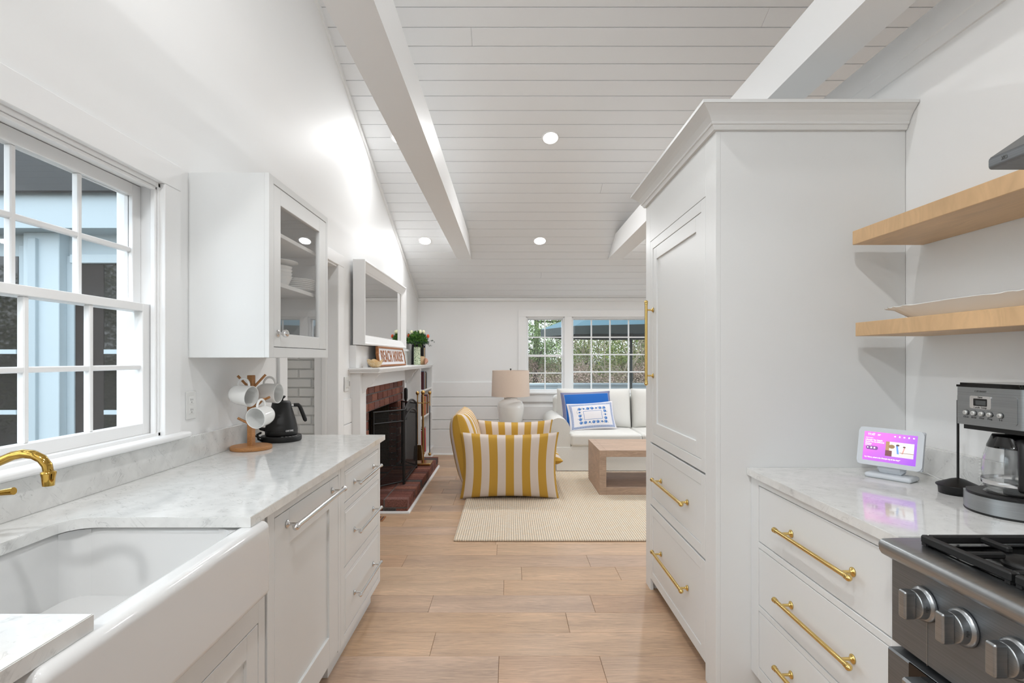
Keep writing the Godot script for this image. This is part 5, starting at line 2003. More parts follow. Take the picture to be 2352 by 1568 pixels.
# ---------------------------------------------------------------- screen and tools on the hearth
func fire_things() -> void:
	var s: Shape
	var t := thing("fire_screen", "black three panel fireplace screen with an arched top on the hearth", "fire screen", V(-1.05, 0.122, 5.66))
	var H := 0.122
	var pa := Vector2(-1.262, 5.0)
	var pb := Vector2(-1.022, 5.27)
	var pc := Vector2(-1.036, 6.06)
	var pd := Vector2(-1.262, 6.33)
	var P := func(q: Vector2, y: float) -> Vector3: return V(q.x, y, q.y)
	var names := [[pa, pb], [pb, pc], [pc, pd]]
	for i in 3:
		var a: Vector2 = names[i][0]
		var b: Vector2 = names[i][1]
		s = sh()
		var g := 0.009
		for q in [a, b]:
			var q2: Vector2 = q + ((b - a).normalized() * (g if q == a else -g))
			tube(s, [P.call(q2, H), P.call(q2, 0.855)], 0.0095, 6)
		tube(s, [P.call(a, H + 0.03), P.call(b, H + 0.03)], 0.008, 6)
		if i != 1:
			tube(s, [P.call(a, 0.848), P.call(b, 0.848)], 0.0095, 6)
			tube(s, [P.call(a, 0.74), P.call(b, 0.74)], 0.008, 6)
		else:
			for lower in [0.0, 0.095]:
				var arc := []
				for k in 15:
					var f := k / 14.0
					arc.append(P.call(a.lerp(b, f), 0.845 - lower + 0.07 * sin(PI * f)))
				tube(s, arc, 0.0105, 6)
		part("frame", s, M.iron if i == 1 else M.black, t)
		s = sh()
		if i != 1:
			face(s, [P.call(a, H + 0.03), P.call(b, H + 0.03), P.call(b, 0.848), P.call(a, 0.848)], V(b.y - a.y, 0, -(b.x - a.x)))
		else:
			var fan := [P.call(a, H + 0.03), P.call(b, H + 0.03)]
			for k in 15:
				var f := 1.0 - k / 14.0
				fan.append(P.call(a.lerp(b, f), 0.845 + 0.07 * sin(PI * f)))
			face(s, fan, Vector3(1, 0, 0))
		part("mesh_panel", s, M.wire_mesh, t)

	# brass tool stand and what hangs on it
	var c := Vector2(-1.0, 6.28)
	t = thing("tool_stand", "brass fireplace tool stand with a square foot on the hearth corner", "tool stand", V(c.x, H, c.y))
	s = sh()
	box(s, c.x - 0.08, c.x + 0.1, H, H + 0.028, c.y - 0.11, c.y + 0.11, 0.006)
	part("foot", s, M.old_brass, t)
	s = sh()
	tube(s, [V(c.x, H + 0.025, c.y), V(c.x, 0.3, c.y), V(c.x, 0.85, c.y), V(c.x, 0.93, c.y)], [0.013, 0.0125, 0.0115, 0.01], 12)
	lathe(s, at(c.x, 0.955, c.y), [[0.001, -0.03], [0.012, -0.028], [0.022, -0.012], [0.025, 0.0], [0.022, 0.013], [0.012, 0.023], [0.001, 0.026]], 18, false)
	part("pole", s, M.old_brass, t)
	s = sh()
	tube(s, [V(c.x - 0.07, 0.845, c.y), V(c.x - 0.05, 0.83, c.y), V(c.x, 0.835, c.y), V(c.x + 0.05, 0.83, c.y), V(c.x + 0.075, 0.845, c.y)], 0.006, 8)
	tube(s, [V(c.x, 0.835, c.y - 0.08), V(c.x, 0.83, c.y), V(c.x, 0.835, c.y + 0.1)], 0.006, 8)
	part("cross_arm", s, M.old_brass, t)
	# tools
	var tools := [["fire_shovel", "brass fireplace shovel hanging on the tool stand", Vector2(c.x - 0.055, c.y - 0.05)], ["fire_poker", "brass handled iron poker hanging on the tool stand", Vector2(c.x + 0.075, c.y + 0.02)], ["fire_tongs", "brass fireplace tongs at the back of the tool stand", Vector2(c.x - 0.01, c.y + 0.09)]]
	for i in 3:
		var q: Vector2 = tools[i][2]
		t = thing(tools[i][0], tools[i][1], "fire tool", V(q.x, 0.2, q.y), "fireplace tools")
		s = sh()
		lathe(s, at(q.x, 0.95, q.y), [[0.001, -0.026], [0.009, -0.024], [0.019, -0.008], [0.021, 0.002], [0.018, 0.013], [0.009, 0.02], [0.001, 0.022]], 16, false)
		tube(s, [V(q.x, 0.93, q.y), V(q.x, 0.86, q.y), V(q.x, 0.8, q.y)], [0.008, 0.006, 0.007], 8)
		part("grip", s, M.old_brass, t)
		s = sh()
		tube(s, [V(q.x, 0.8, q.y), V(q.x, 0.36 if i == 0 else 0.24, q.y)], 0.0055, 8)
		part("shaft", s, M.old_brass if i != 1 else M.iron, t)
		s = sh()
		if i == 0:
			box(s, q.x - 0.015, q.x + 0.05, 0.19, 0.36, q.y - 0.055, q.y - 0.05)
			prism(s, [Vector2(q.x - 0.03, 0.35), Vector2(q.x + 0.055, 0.35), Vector2(q.x + 0.065, 0.185), Vector2(q.x - 0.04, 0.185)], "d", q.y - 0.06, q.y - 0.02)
			part("pan", s, M.old_brass, t)
		else:
			lathe(s, at(q.x, 0.215, q.y), [[0.001, 0.0], [0.014, 0.006], [0.018, 0.02], [0.012, 0.034], [0.001, 0.04]], 12, false)
			part("tip", s, M.old_brass, t)
	# hearth brush hung on the surround
	t = thing("hearth_brush", "black hearth brush with upright bristles behind the fire screen", "brush", V(-1.225, 0.5, 6.43))
	s = sh()
	tube(s, [V(-1.228, 0.62, 6.43), V(-1.228, 0.86, 6.43)], 0.012, 8)
	part("shaft", s, M.black, t)
	s = sh()
	tube(s, [V(-1.228, 0.85, 6.43), V(-1.228, 0.88, 6.43), V(-1.228, 0.98, 6.43), V(-1.228, 1.0, 6.43)], [0.014, 0.022, 0.022, 0.012], 10)
	part("bristles", s, M.black, t)
	ORG = Vector3.ZERO
# ---------------------------------------------------------------- living room
func living_room() -> void:
	var s: Shape
	var t: Node3D
	# rug
	t = thing("braided_rug", "pale jute rug of braided loops under the coffee table", "rug", V(1.0, 0, 5.2))
	s = sh()
	box(s, -0.405, 2.6, 0.0005, 0.013, 3.978, 6.55, 0.004)
	part("field", s, M.rug, t)
	s = sh()
	box(s, -0.408, -0.345, 0.001, 0.0155, 3.976, 6.552, 0.005)
	box(s, -0.345, 2.603, 0.001, 0.0145, 3.974, 3.994, 0.005)
	part("border", s, M.rug, t)
	# lounge chair of four stuffed panels
	striped_chair()
	sofa()
	# coffee table: a square tube of board
	t = thing("coffee_table", "washed oak coffee table like an open square frame on the rug", "coffee table", V(1.45, 0.013, 5.67))
	var d0 := 5.294
	var d1 := 6.04
	var names := [["leg_panel", 0.888, 0.955, 0.013, 0.448], ["leg_panel", 1.93, 1.997, 0.013, 0.448], ["top", 0.955, 1.93, 0.384, 0.448], ["bottom", 0.955, 1.93, 0.013, 0.083]]
	for q in names:
		s = sh()
		box(s, q[1], q[2], q[3], q[4], d0, d1, 0.0015)
		part(q[0], s, M.table_oak, t)
	# side table and lamp
	var lx := 0.022
	var ld := 6.86
	t = thing("side_table", "small grey side table carrying the lamp behind the striped chair", "side table", V(lx, 0, ld))
	s = sh()
	lathe(s, at(lx, 0.44, ld), [[0.001, 0.0], [0.22, 0.0], [0.225, 0.006], [0.225, 0.02], [0.22, 0.025], [0.001, 0.025]], 32, false)
	part("top", s, M.out_shade, t)
	for k in 3:
		var a := TAU * k / 3 + 0.4
		s = sh()
		tube(s, [V(lx + cos(a) * 0.13, 0.442, ld + sin(a) * 0.13), V(lx + cos(a) * 0.18, 0.001, ld + sin(a) * 0.18)], [0.016, 0.012], 10)
		part("leg", s, M.out_shade, t)
	t = thing("table_lamp", "white glazed jar lamp with a beige linen drum shade", "lamp", V(lx, 0.466, ld))
	s = sh()
	lathe(s, at(lx, 0.466, ld), [[0.001, 0.0], [0.115, 0.0], [0.13, 0.02], [0.148, 0.09], [0.166, 0.19], [0.172, 0.26], [0.165, 0.305], [0.142, 0.34], [0.105, 0.36], [0.086, 0.366], [0.083, 0.378], [0.086, 0.388], [0.001, 0.388]], 36, false)
	part("base", s, M.crackle, t)
	s = sh()
	lathe(s, at(lx, 0.852, ld), [[0.001, 0.0], [0.06, 0.0], [0.06, 0.012], [0.012, 0.018], [0.01, 0.05], [0.016, 0.055], [0.016, 0.1], [0.001, 0.1]], 18, false)
	tube(s, [V(lx, 0.95, ld), V(lx, 1.205, ld)], 0.003, 6)
	part("neck", s, M.black, t)
	s = sh()
	lathe(s, at(lx, 0.872, ld), [[0.243, 0.0], [0.233, 0.325], [0.23, 0.325], [0.24, 0.0]], 48, false)
	tube(s, [V(lx - 0.232, 1.19, ld), V(lx + 0.232, 1.19, ld)], 0.002, 5)
	part("shade", s, M.linen, t)
	s = sh()
	lathe(s, at(lx, 1.203, ld), [[0.001, 0.0], [0.008, 0.001], [0.011, 0.01], [0.008, 0.018], [0.001, 0.02]], 12, false)
	part("finial", s, M.black, t)
	outlet(V(-0.22, 0.395, 7.584), Vector3(1, 0, 0), Vector3(0, 0, 1), 1, "white outlet low on the far wall behind the chair")
	# floor register
	t = thing("floor_register", "small brown floor vent beside the hearth", "vent", V(-1.09, 0, 4.53))
	s = sh()
	box(s, -1.2, -1.045, 0.0005, 0.006, 4.47, 4.6, 0.002)
	part("plate", s, M.sign_frame, t)
	s = sh()
	for k in 6:
		box(s, -1.19 + k * 0.024, -1.18 + k * 0.024, 0.0055, 0.0065, 4.48, 4.59)
	part("slots", s, M.slot, t)
	ORG = Vector3.ZERO

func striped_chair() -> void:
	var t := thing("lounge_chair", "yellow and white striped upholstered chair facing the coffee table", "chair", V(0.0, 0.013, 5.6))
	var s := sh()
	# near arm, far arm
	cushion(s, Transform3D(Basis(Vector3(1, 0, 0), Vector3(0, 1, 0), Vector3(0, 0, 1)), V(0.005, 0.325, 5.17)), 0.95, 0.64, 0.2, 0.075, 26, 3.2)
	part("arm", s, M.stripes, t)
	s = sh()
	cushion(s, Transform3D(Basis(Vector3(1, 0, 0), Vector3(0, 1, 0), Vector3(0, 0, 1)), V(0.06, 0.35, 6.02)), 0.86, 0.64, 0.2, 0.085, 22, 3.2)
	part("arm", s, M.stripes, t)
	# back leans to the left; its stripes run up and over
	s = sh()
	var lean := 0.2
	var up := Vector3(-sin(lean), cos(lean), 0)
	cushion(s, Transform3D(Basis(Vector3(0, 0, -1), up, Vector3(0, 0, -1).cross(up)), V(-0.425, 0.43, 5.64)), 0.87, 0.78, 0.29, 0.03, 26, 3.4)
	part("back", s, M.stripes_back, t)
	# seat cushion, its nose past the arms
	s = sh()
	cushion(s, Transform3D(Basis(Vector3(0, 0, -1), Vector3(1, 0, 0), Vector3(0, 1, 0)), V(0.1, 0.35, 5.62)), 0.72, 0.86, 0.2, 0.04, 20, 3.4)
	part("seat_cushion", s, M.stripes, t)
	s = sh()
	box(s, -0.32, 0.42, 0.06, 0.28, 5.32, 5.95, 0.02)
	part("seat_base", s, M.stripes, t)
	for q in [[-0.28, 5.27], [0.3, 5.27], [-0.28, 5.92], [0.3, 5.92]]:
		s = sh()
		box(s, q[0], q[0] + 0.07, 0.014, 0.075, q[1], q[1] + 0.06, 0.004)
		part("foot", s, M.black, t)
	ORG = Vector3.ZERO

func sofa() -> void:
	var t := thing("sofa", "white slipcovered sofa with rolled arms under the far window", "sofa", V(1.6, 0, 6.95))
	var s: Shape
	var arm := func(cx: float, o: float) -> Array:      # o = +1 rolls to the left
		var p := [Vector2(cx + o * 0.15, 0.02), Vector2(cx + o * 0.15, 0.45)]
		for k in 15:
			var a := -0.35 + (PI + 0.95) * k / 14.0
			p.append(Vector2(cx + 0.012 * o + cos(a) * 0.133 * o, 0.5 + sin(a) * 0.14))
		p.append(Vector2(cx - o * 0.018, 0.38))
		p.append(Vector2(cx - o * 0.022, 0.29))
		p.append(Vector2(cx - o * 0.018, 0.02))
		return p
	s = sh()
	prism(s, arm.call(0.585, 1.0), "d", 6.44, 7.42, true)
	part("arm", s, M.slipcover, t)
	s = sh()
	prism(s, arm.call(2.6, -1.0), "d", 6.44, 7.42, true)
	part("arm", s, M.slipcover, t)
	# skirt in panels, a little flared
	s = sh()
	prism(s, [Vector2(6.4, 0.02), Vector2(6.43, 0.29), Vector2(7.42, 0.29), Vector2(7.42, 0.02)], "x", 0.565, 2.62)
	part("skirt", s, M.slipcover, t)
	s = sh()
	rb(s, 0.735, 2.45, 0.25, 0.31, 6.425, 7.3, 0.02)
	rb(s, 0.6, 2.59, 0.28, 0.86, 7.24, 7.46, 0.06, 4)
	part("frame", s, M.slipcover, t)
	for q in [[0.735, 1.588], [1.592, 2.45]]:
		s = sh()
		rb(s, q[0], q[1], 0.302, 0.45, 6.405, 7.12, 0.035, 4)
		cushion(s, Transform3D(Basis(Vector3(1, 0, 0), Vector3(0, 0, -1), Vector3(0, 1, 0)), V((q[0] + q[1]) / 2, 0.43, 6.76)), q[1] - q[0] - 0.02, 0.7, 0.07, 0.0, 14, 4.0)
		part("seat_cushion", s, M.slipcover, t)
	for q in [[0.635, 1.605], [1.615, 2.56]]:
		s = sh()
		var up := Vector3(0, cos(0.16), -sin(0.16))
		cushion(s, Transform3D(Basis(Vector3(1, 0, 0), up, Vector3(1, 0, 0).cross(up)), V((q[0] + q[1]) / 2, 0.69, 7.13)), q[1] - q[0], 0.53, 0.34, 0.012, 20, 5.0)
		part("back_cushion", s, M.slipcover, t)
	ORG = Vector3.ZERO
	# scatter cushions
	var bl := V(1.0, 0.68, 6.92)
	t = thing("blue_cushion", "large bright blue cushion with a grey flange on the sofa", "cushion", bl)
	s = sh()
	var b := Basis.from_euler(Vector3(-0.3, 0.08, 0.035))
	cushion(s, Transform3D(b, bl), 0.65, 0.5, 0.2, 0.03, 20, 2.2)
	part("cover", s, M.blue_sham, t)
	var fl := V(1.035, 0.625, 6.77)
	t = thing("floral_cushion", "white cushion printed with blue flowers leaning on the blue one", "cushion", fl)
	s = sh()
	cushion(s, Transform3D(Basis.from_euler(Vector3(-0.36, 0.1, 0.06)), fl), 0.6, 0.36, 0.15, 0.05, 22, 2.0, 0.008)
	part("cover", s, M.floral, t)
	ORG = Vector3.ZERO

# ---------------------------------------------------------------- small things on the counters
func mug(c: Vector3, axis: Vector3, label: String) -> void:
	var t := thing("coffee_mug", label, "mug", c, "mugs on the mug tree")
	var s := sh()
	var y := axis.normalized()
	var x := y.cross(Vector3.UP).normalized()
	var z := x.cross(y)                      # z points up: the handle hangs from the branch
	var xf := Transform3D(Basis(x, y, z), c - y * 0.052)
	lathe(s, xf, [[0.001, 0.0], [0.026, 0.0], [0.034, 0.004], [0.042, 0.018], [0.0465, 0.04], [0.0475, 0.085], [0.0485, 0.088], [0.0488, 0.104], [0.047, 0.106], [0.045, 0.104], [0.0445, 0.04], [0.039, 0.016], [0.03, 0.008], [0.001, 0.007]], 32, false)
	part("cup", s, M.mug, t)
	s = sh()
	var pts := []
	for k in 11:
		var a := PI * k / 10.0
		pts.append(xf * Vector3(0, 0.056 - cos(a) * 0.03, 0.044 + sin(a) * 0.034))
	tube(s, pts, 0.0055, 8)
	part("handle", s, M.mug, t)
	ORG = Vector3.ZERO

func small_things() -> void:
	var s: Shape
	var t: Node3D
	var W := 0.914
	# mug tree
	var mx := -1.235
	var md := 2.587
	t = thing("mug_tree", "bamboo mug tree with a round foot on the left counter", "mug tree", V(mx, W, md))
	s = sh()
	lathe(s, at(mx, W, md), [[0.001, 0.0], [0.091, 0.0], [0.093, 0.004], [0.093, 0.015], [0.09, 0.018], [0.001, 0.018]], 40, false)
	part("foot", s, M.bamboo, t)
	s = sh()
	T = Transform3D(Basis(Vector3.UP, -0.25), V(mx, 0, md))
	lbox(s, Vector3(-0.0135, W + 0.016, -0.0135), Vector3(0.0135, 1.268, 0.0135), 0.002)
	T = Transform3D.IDENTITY
	part("post", s, M.bamboo, t)
	for q in [[V(mx - 0.005, 1.205, md - 0.005), V(mx - 0.055, 1.266, md - 0.02)], [V(mx + 0.005, 1.205, md + 0.005), V(mx + 0.06, 1.27, md + 0.02)], [V(mx + 0.005, 1.125, md + 0.005), V(mx + 0.085, 1.163, md + 0.01)], [V(mx - 0.005, 1.035, md - 0.005), V(mx - 0.055, 1.065, md - 0.02)], [V(mx + 0.008, 1.1, md - 0.01), V(-1.139, 1.16, 2.507)]]:
		s = sh()
		tube(s, [q[0], q[1]], 0.0058, 10)
		part("branch", s, M.bamboo, t)
	mug(V(-1.243, 1.178, 2.513), Vector3(0.968, -0.12, 0.245), "white mug on the upper near branch of the mug tree")
	mug(V(-1.19, 1.178, 2.67), Vector3(0.99, -0.05, 0.08), "white mug at the back of the mug tree")
	mug(V(-1.142, 1.082, 2.5), Vector3(-0.16, -0.1, 0.98), "white mug hanging lowest on the mug tree")

	# kettle
	var kx := -1.205
	var kd := 2.86
	t = thing("electric_kettle", "matt black electric kettle on its round base beside the mug tree", "kettle", V(kx, W, kd))
	s = sh()
	lathe(s, at(kx, W, kd), [[0.001, 0.0], [0.097, 0.0], [0.101, 0.006], [0.101, 0.024], [0.098, 0.029], [0.001, 0.029]], 40, false)
	var o := part("power_base", s, M.kettle, t)
	s = sh()
	for k in 5:
		var a := -0.25 - 0.22 * k
		var c := V(kx + cos(a) * 0.088, W + 0.0292, kd + sin(a) * 0.088)
		lbox(s, c - Vector3(0.006, 0, 0.003), c + Vector3(0.006, 0.0004, 0.003))
	part("buttons", s, M.print_white, o)
	s = sh()
	lathe(s, at(kx, W + 0.029, kd), [[0.001, 0.0], [0.074, 0.0], [0.08, 0.006], [0.081, 0.022], [0.0795, 0.0235], [0.0795, 0.0255], [0.081, 0.027], [0.078, 0.05], [0.071, 0.08], [0.061, 0.115], [0.052, 0.145], [0.047, 0.168], [0.046, 0.174], [0.04, 0.18], [0.001, 0.182]], 44, false)
	part("body", s, M.kettle, t)
	s = sh()
	lathe(s, at(kx, W + 0.209, kd), [[0.001, 0.0], [0.009, 0.0], [0.009, 0.011], [0.02, 0.02], [0.021, 0.025], [0.018, 0.028], [0.001, 0.028]], 24, false)
	part("lid_knob", s, M.kettle, t)
	var rt := V(0.9, 0, 0.43)          # across the view
	var kc := V(kx, 0, kd)
	s = sh()
	tube(s, [kc + rt * 0.043 + Vector3(0, W + 0.186, 0), kc + rt * 0.062 + Vector3(0, W + 0.186, 0)], 0.0085, 12)
	part("handle_joint", s, M.chrome, t)
	s = sh()
	tube(s, [kc + rt * 0.06 + Vector3(0, W + 0.186, 0), kc + rt * 0.082 + Vector3(0, W + 0.186, 0), kc + rt * 0.092 + Vector3(0, W + 0.176, 0), kc + rt * 0.1 + Vector3(0, W + 0.155, 0), kc + rt * 0.118 + Vector3(0, W + 0.105, 0), kc + rt * 0.122 + Vector3(0, W + 0.096, 0)], [0.0095, 0.0105, 0.0105, 0.0105, 0.0105, 0.006], 12)
	part("handle", s, M.kettle, t)
	s = sh()
	tube(s, [kc - rt * 0.07 + Vector3(0, W + 0.06, 0), kc - rt * 0.1 + Vector3(0, W + 0.068, 0), kc - rt * 0.118 + Vector3(0, W + 0.1, 0), kc - rt * 0.122 + Vector3(0, W + 0.14, 0), kc - rt * 0.135 + Vector3(0, W + 0.165, 0), kc - rt * 0.155 + Vector3(0, W + 0.17, 0)], [0.012, 0.009, 0.008, 0.007, 0.0065, 0.005], 12)
	part("spout", s, M.kettle, t)
	var vd := V(0.42, 0, -0.9).normalized()
	var nrm := (vd + rt.normalized() * 0.5).normalized()
	words_on("COSORI", "lettering", 0.0085, kc + nrm * 0.0803 + Vector3(0, W + 0.058, 0), Vector3.UP.cross(nrm), Vector3.UP, M.print_white, t, true)
	t = thing("kettle_cord", "black power cord looped behind the kettle on the counter", "cord", V(-1.29, W, 2.75))
	s = sh()
	tube(s, [V(-1.3, W + 0.012, 2.86), V(-1.312, W + 0.03, 2.8), V(-1.3, W + 0.055, 2.74), V(-1.285, W + 0.05, 2.71), V(-1.29, W + 0.02, 2.69), V(-1.305, W + 0.008, 2.73), V(-1.315, W + 0.02, 2.78)], 0.004, 8)
	tube(s, [V(-1.275, W + 0.008, 2.79), V(-1.28, W + 0.02, 2.76), V(-1.286, W + 0.045, 2.76), V(-1.283, W + 0.05, 2.79)], 0.006, 8)
	part("cable", s, M.cord, t)

	smart_display()
	coffee_maker()
	# platter on the lower shelf: shallow oblong dish with a ruffled rim
	t = thing("serving_platter", "long white platter with a ruffled rim on the lower maple shelf", "platter", V(1.45, 1.483, 1.66))
	s = sh()
	var P := []
	for q in [[0.001, 0.004], [0.6, 0.001], [0.74, 0.006], [0.9, 0.034], [1.0, 0.041], [1.0, 0.045], [0.89, 0.04], [0.73, 0.012], [0.001, 0.009]]:
		var row := PackedVector3Array()
		for j in 120:
			var a := TAU * j / 120
			var e := 6.0
			var ca := signf(cos(a)) * pow(absf(cos(a)), 2.0 / e)
			var sa := signf(sin(a)) * pow(absf(sin(a)), 2.0 / e)
			var ruf := 1.0 + 0.009 * sin(a * 30) * smoothstep(0.85, 1.0, q[0])
			row.append(V(1.452 + ca * 0.118 * q[0] * ruf, 1.4835 + q[1] + 0.0016 * sin(a * 30 + 1) * smoothstep(0.85, 1.0, q[0]), 1.64 + sa * 0.325 * q[0] * ruf))
		P.append(row)
	grid(s, P, true)
	part("dish", s, M.dish, t)
	ORG = Vector3.ZERO

func smart_display() -> void:
	var s: Shape
	var c := V(1.372, 0.914, 1.942)
	var t := thing("smart_display", "white smart display with a glowing pink and violet screen", "smart display", c)
	var yaw := -1.0
	# local frame: x along the screen, z toward the viewer
	var face_n := Vector3(sin(yaw), 0, cos(yaw))
	var B := Basis(Vector3.UP, yaw)
	var tilt := B * Basis(Vector3.RIGHT, -0.2)
	T = Transform3D(B, c)
	s = sh()
	rbox(s, Vector3(-0.075, 0, -0.045), Vector3(0.075, 0.018, 0.03), 0.009, 4)
	part("foot", s, M.speaker_grey, t)
	T = Transform3D(tilt, c + Vector3(0, 0.112, 0) + face_n * 0.006) * Transform3D(Basis.from_scale(Vector3(0.87, 1.0, 1.0)), Vector3.ZERO)
	s = sh()
	rbox(s, Vector3(-0.119, -0.069, -0.014), Vector3(0.119, 0.069, 0.0), 0.006, 3)
	part("bezel", s, M.speaker_grey, t)
	s = sh()
	prism_local(s, rounded(0.119, 0.069, 0.018), -0.004, 0.0035)
	var bz := part("front_frame", s, M.speaker_grey, t)
	s = sh()
	lbox(s, Vector3(-0.05, -0.09, -0.05), Vector3(0.05, 0.02, -0.012), 0.012)
	part("neck", s, M.speaker_grey, t)
	s = sh()
	var w := 0.0965
	var h := 0.0525
	face(s, [Vector3(-w, -h, 0.0038), Vector3(w, -h, 0.0038), Vector3(w, h, 0.0038), Vector3(-w, h, 0.0038)], Vector3(0, 0, 1), [Vector2(0, 1), Vector2(1, 1), Vector2(1, 0), Vector2(0, 0)])
	lbox(s, Vector3(-w, -h, 0.002), Vector3(w, h, 0.0036))
	var sc := part("screen", s, M.screen_picture, t)
	var lines := [["11:47", 0.0085, -0.083, 0.043, true], ["39°", 0.006, -0.046, 0.0425, true], ["Daily Insights", 0.0035, -0.0905, 0.03, false], ["Lifestyle Tip: Simple", 0.0052, -0.0905, 0.0225, true], ["Hacks For An Efficient", 0.0052, -0.0905, 0.0155, true], ["Kitchen", 0.0052, -0.0905, 0.0085, true], ["Read More", 0.0032, -0.0905, 0.003, false], ["Try \"Alexa, what's the lifestyle tip of the day?\"", 0.0046, -0.0895, -0.0405, true]]
	for q in lines:
		var tm := TextMesh.new()
		var f := SystemFont.new()
		f.font_names = PackedStringArray(["Droid Sans"])
		if q[4]: f.font_weight = 700
		tm.font = f
		tm.text = q[0]
		tm.font_size = 48
		tm.pixel_size = q[1] / 48.0 * 1.3
		tm.depth = 0.0003
		tm.horizontal_alignment = HORIZONTAL_ALIGNMENT_LEFT
		var o := MeshInstance3D.new()
		o.mesh = tm
		o.material_override = M.screen_text
		o.name = "lettering"
		sc.add_child(o, true)
		var p: Vector3 = T * Vector3(q[2], q[3], 0.0042)
		o.transform = Transform3D(tilt, p - ORG).scaled_local(Vector3(0.87, 1, 1))
	s = sh()
	for k in 5:      # status icons
		var cx := 0.018 + k * 0.0165
		prism_local(s, [Vector2(cx - 0.0025, 0.04), Vector2(cx + 0.0025, 0.04), Vector2(cx + 0.0025, 0.0445), Vector2(cx, 0.046), Vector2(cx - 0.0025, 0.0445)] if k % 2 else [Vector2(cx - 0.003, 0.0405), Vector2(cx + 0.003, 0.0405), Vector2(cx + 0.003, 0.0445), Vector2(cx - 0.003, 0.0445)], 0.0039, 0.0043)
	prism_local(s, [Vector2(-0.0815, -0.0085), Vector2(-0.0755, -0.0055), Vector2(-0.0815, -0.0025)], 0.0039, 0.0043)
	prism_local(s, rounded_at(Vector2(-0.066, -0.0055), 0.003, 0.0028, 0.001), 0.0039, 0.0043)
	prism_local(s, rounded_at(Vector2(-0.054, -0.0055), 0.003, 0.0028, 0.001), 0.0039, 0.0043)
	part("icons", s, M.screen_text, sc)
	T = Transform3D.IDENTITY
	var l := AreaLight3D.new()
	l.name = "screen_glow"
	l.area_size = Vector2(0.15, 0.09)
	l.light_color = Color(0.85, 0.6, 1.0)
	l.light_energy = 0.0008
	l.shadow_enabled = true
	l.area_range = 6.0
	l.area_attenuation = 2.0
	t.add_child(l)
	l.transform = Transform3D(tilt, Vector3(0, 0.112, 0) + face_n * 0.006 + tilt.z * 0.006)
	ORG = Vector3.ZERO
	t = thing("display_cable", "thin white cable curling behind the smart display", "cable", V(1.5, 0.914, 1.86))
	s = sh()
	var pts := []
	var cv := [V(1.46, 0.95, 1.9), V(1.5, 0.925, 1.86), V(1.515, 0.922, 1.8), V(1.53, 0.925, 1.77), V(1.545, 0.95, 1.75), V(1.552, 0.975, 1.71), V(1.553, 0.98, 1.66), V(1.55, 0.96, 1.62)]
	for i in cv.size() - 1:
		for k in 5:
			var a: Vector3 = cv[maxi(i - 1, 0)]
			var b: Vector3 = cv[mini(i + 2, cv.size() - 1)]
			pts.append(cv[i].cubic_interpolate(cv[i + 1], a, b, k / 5.0))
	tube(s, pts, 0.0018, 6)
	part("cable", s, M.white_plastic, t)
	ORG = Vector3.ZERO

func rounded(w: float, h: float, r: float) -> Array:
	return rounded_at(Vector2.ZERO, w, h, r)

func rounded_at(c: Vector2, w: float, h: float, r: float) -> Array:
	var p := []
	for q in [[1, 1, 0], [-1, 1, 1], [-1, -1, 2], [1, -1, 3]]:
		for k in 7:
			var a: float = PI / 2 * (q[2] + k / 6.0)
			p.append(c + Vector2(q[0] * (w - r) + cos(a) * r, q[1] * (h - r) + sin(a) * r))
	return p

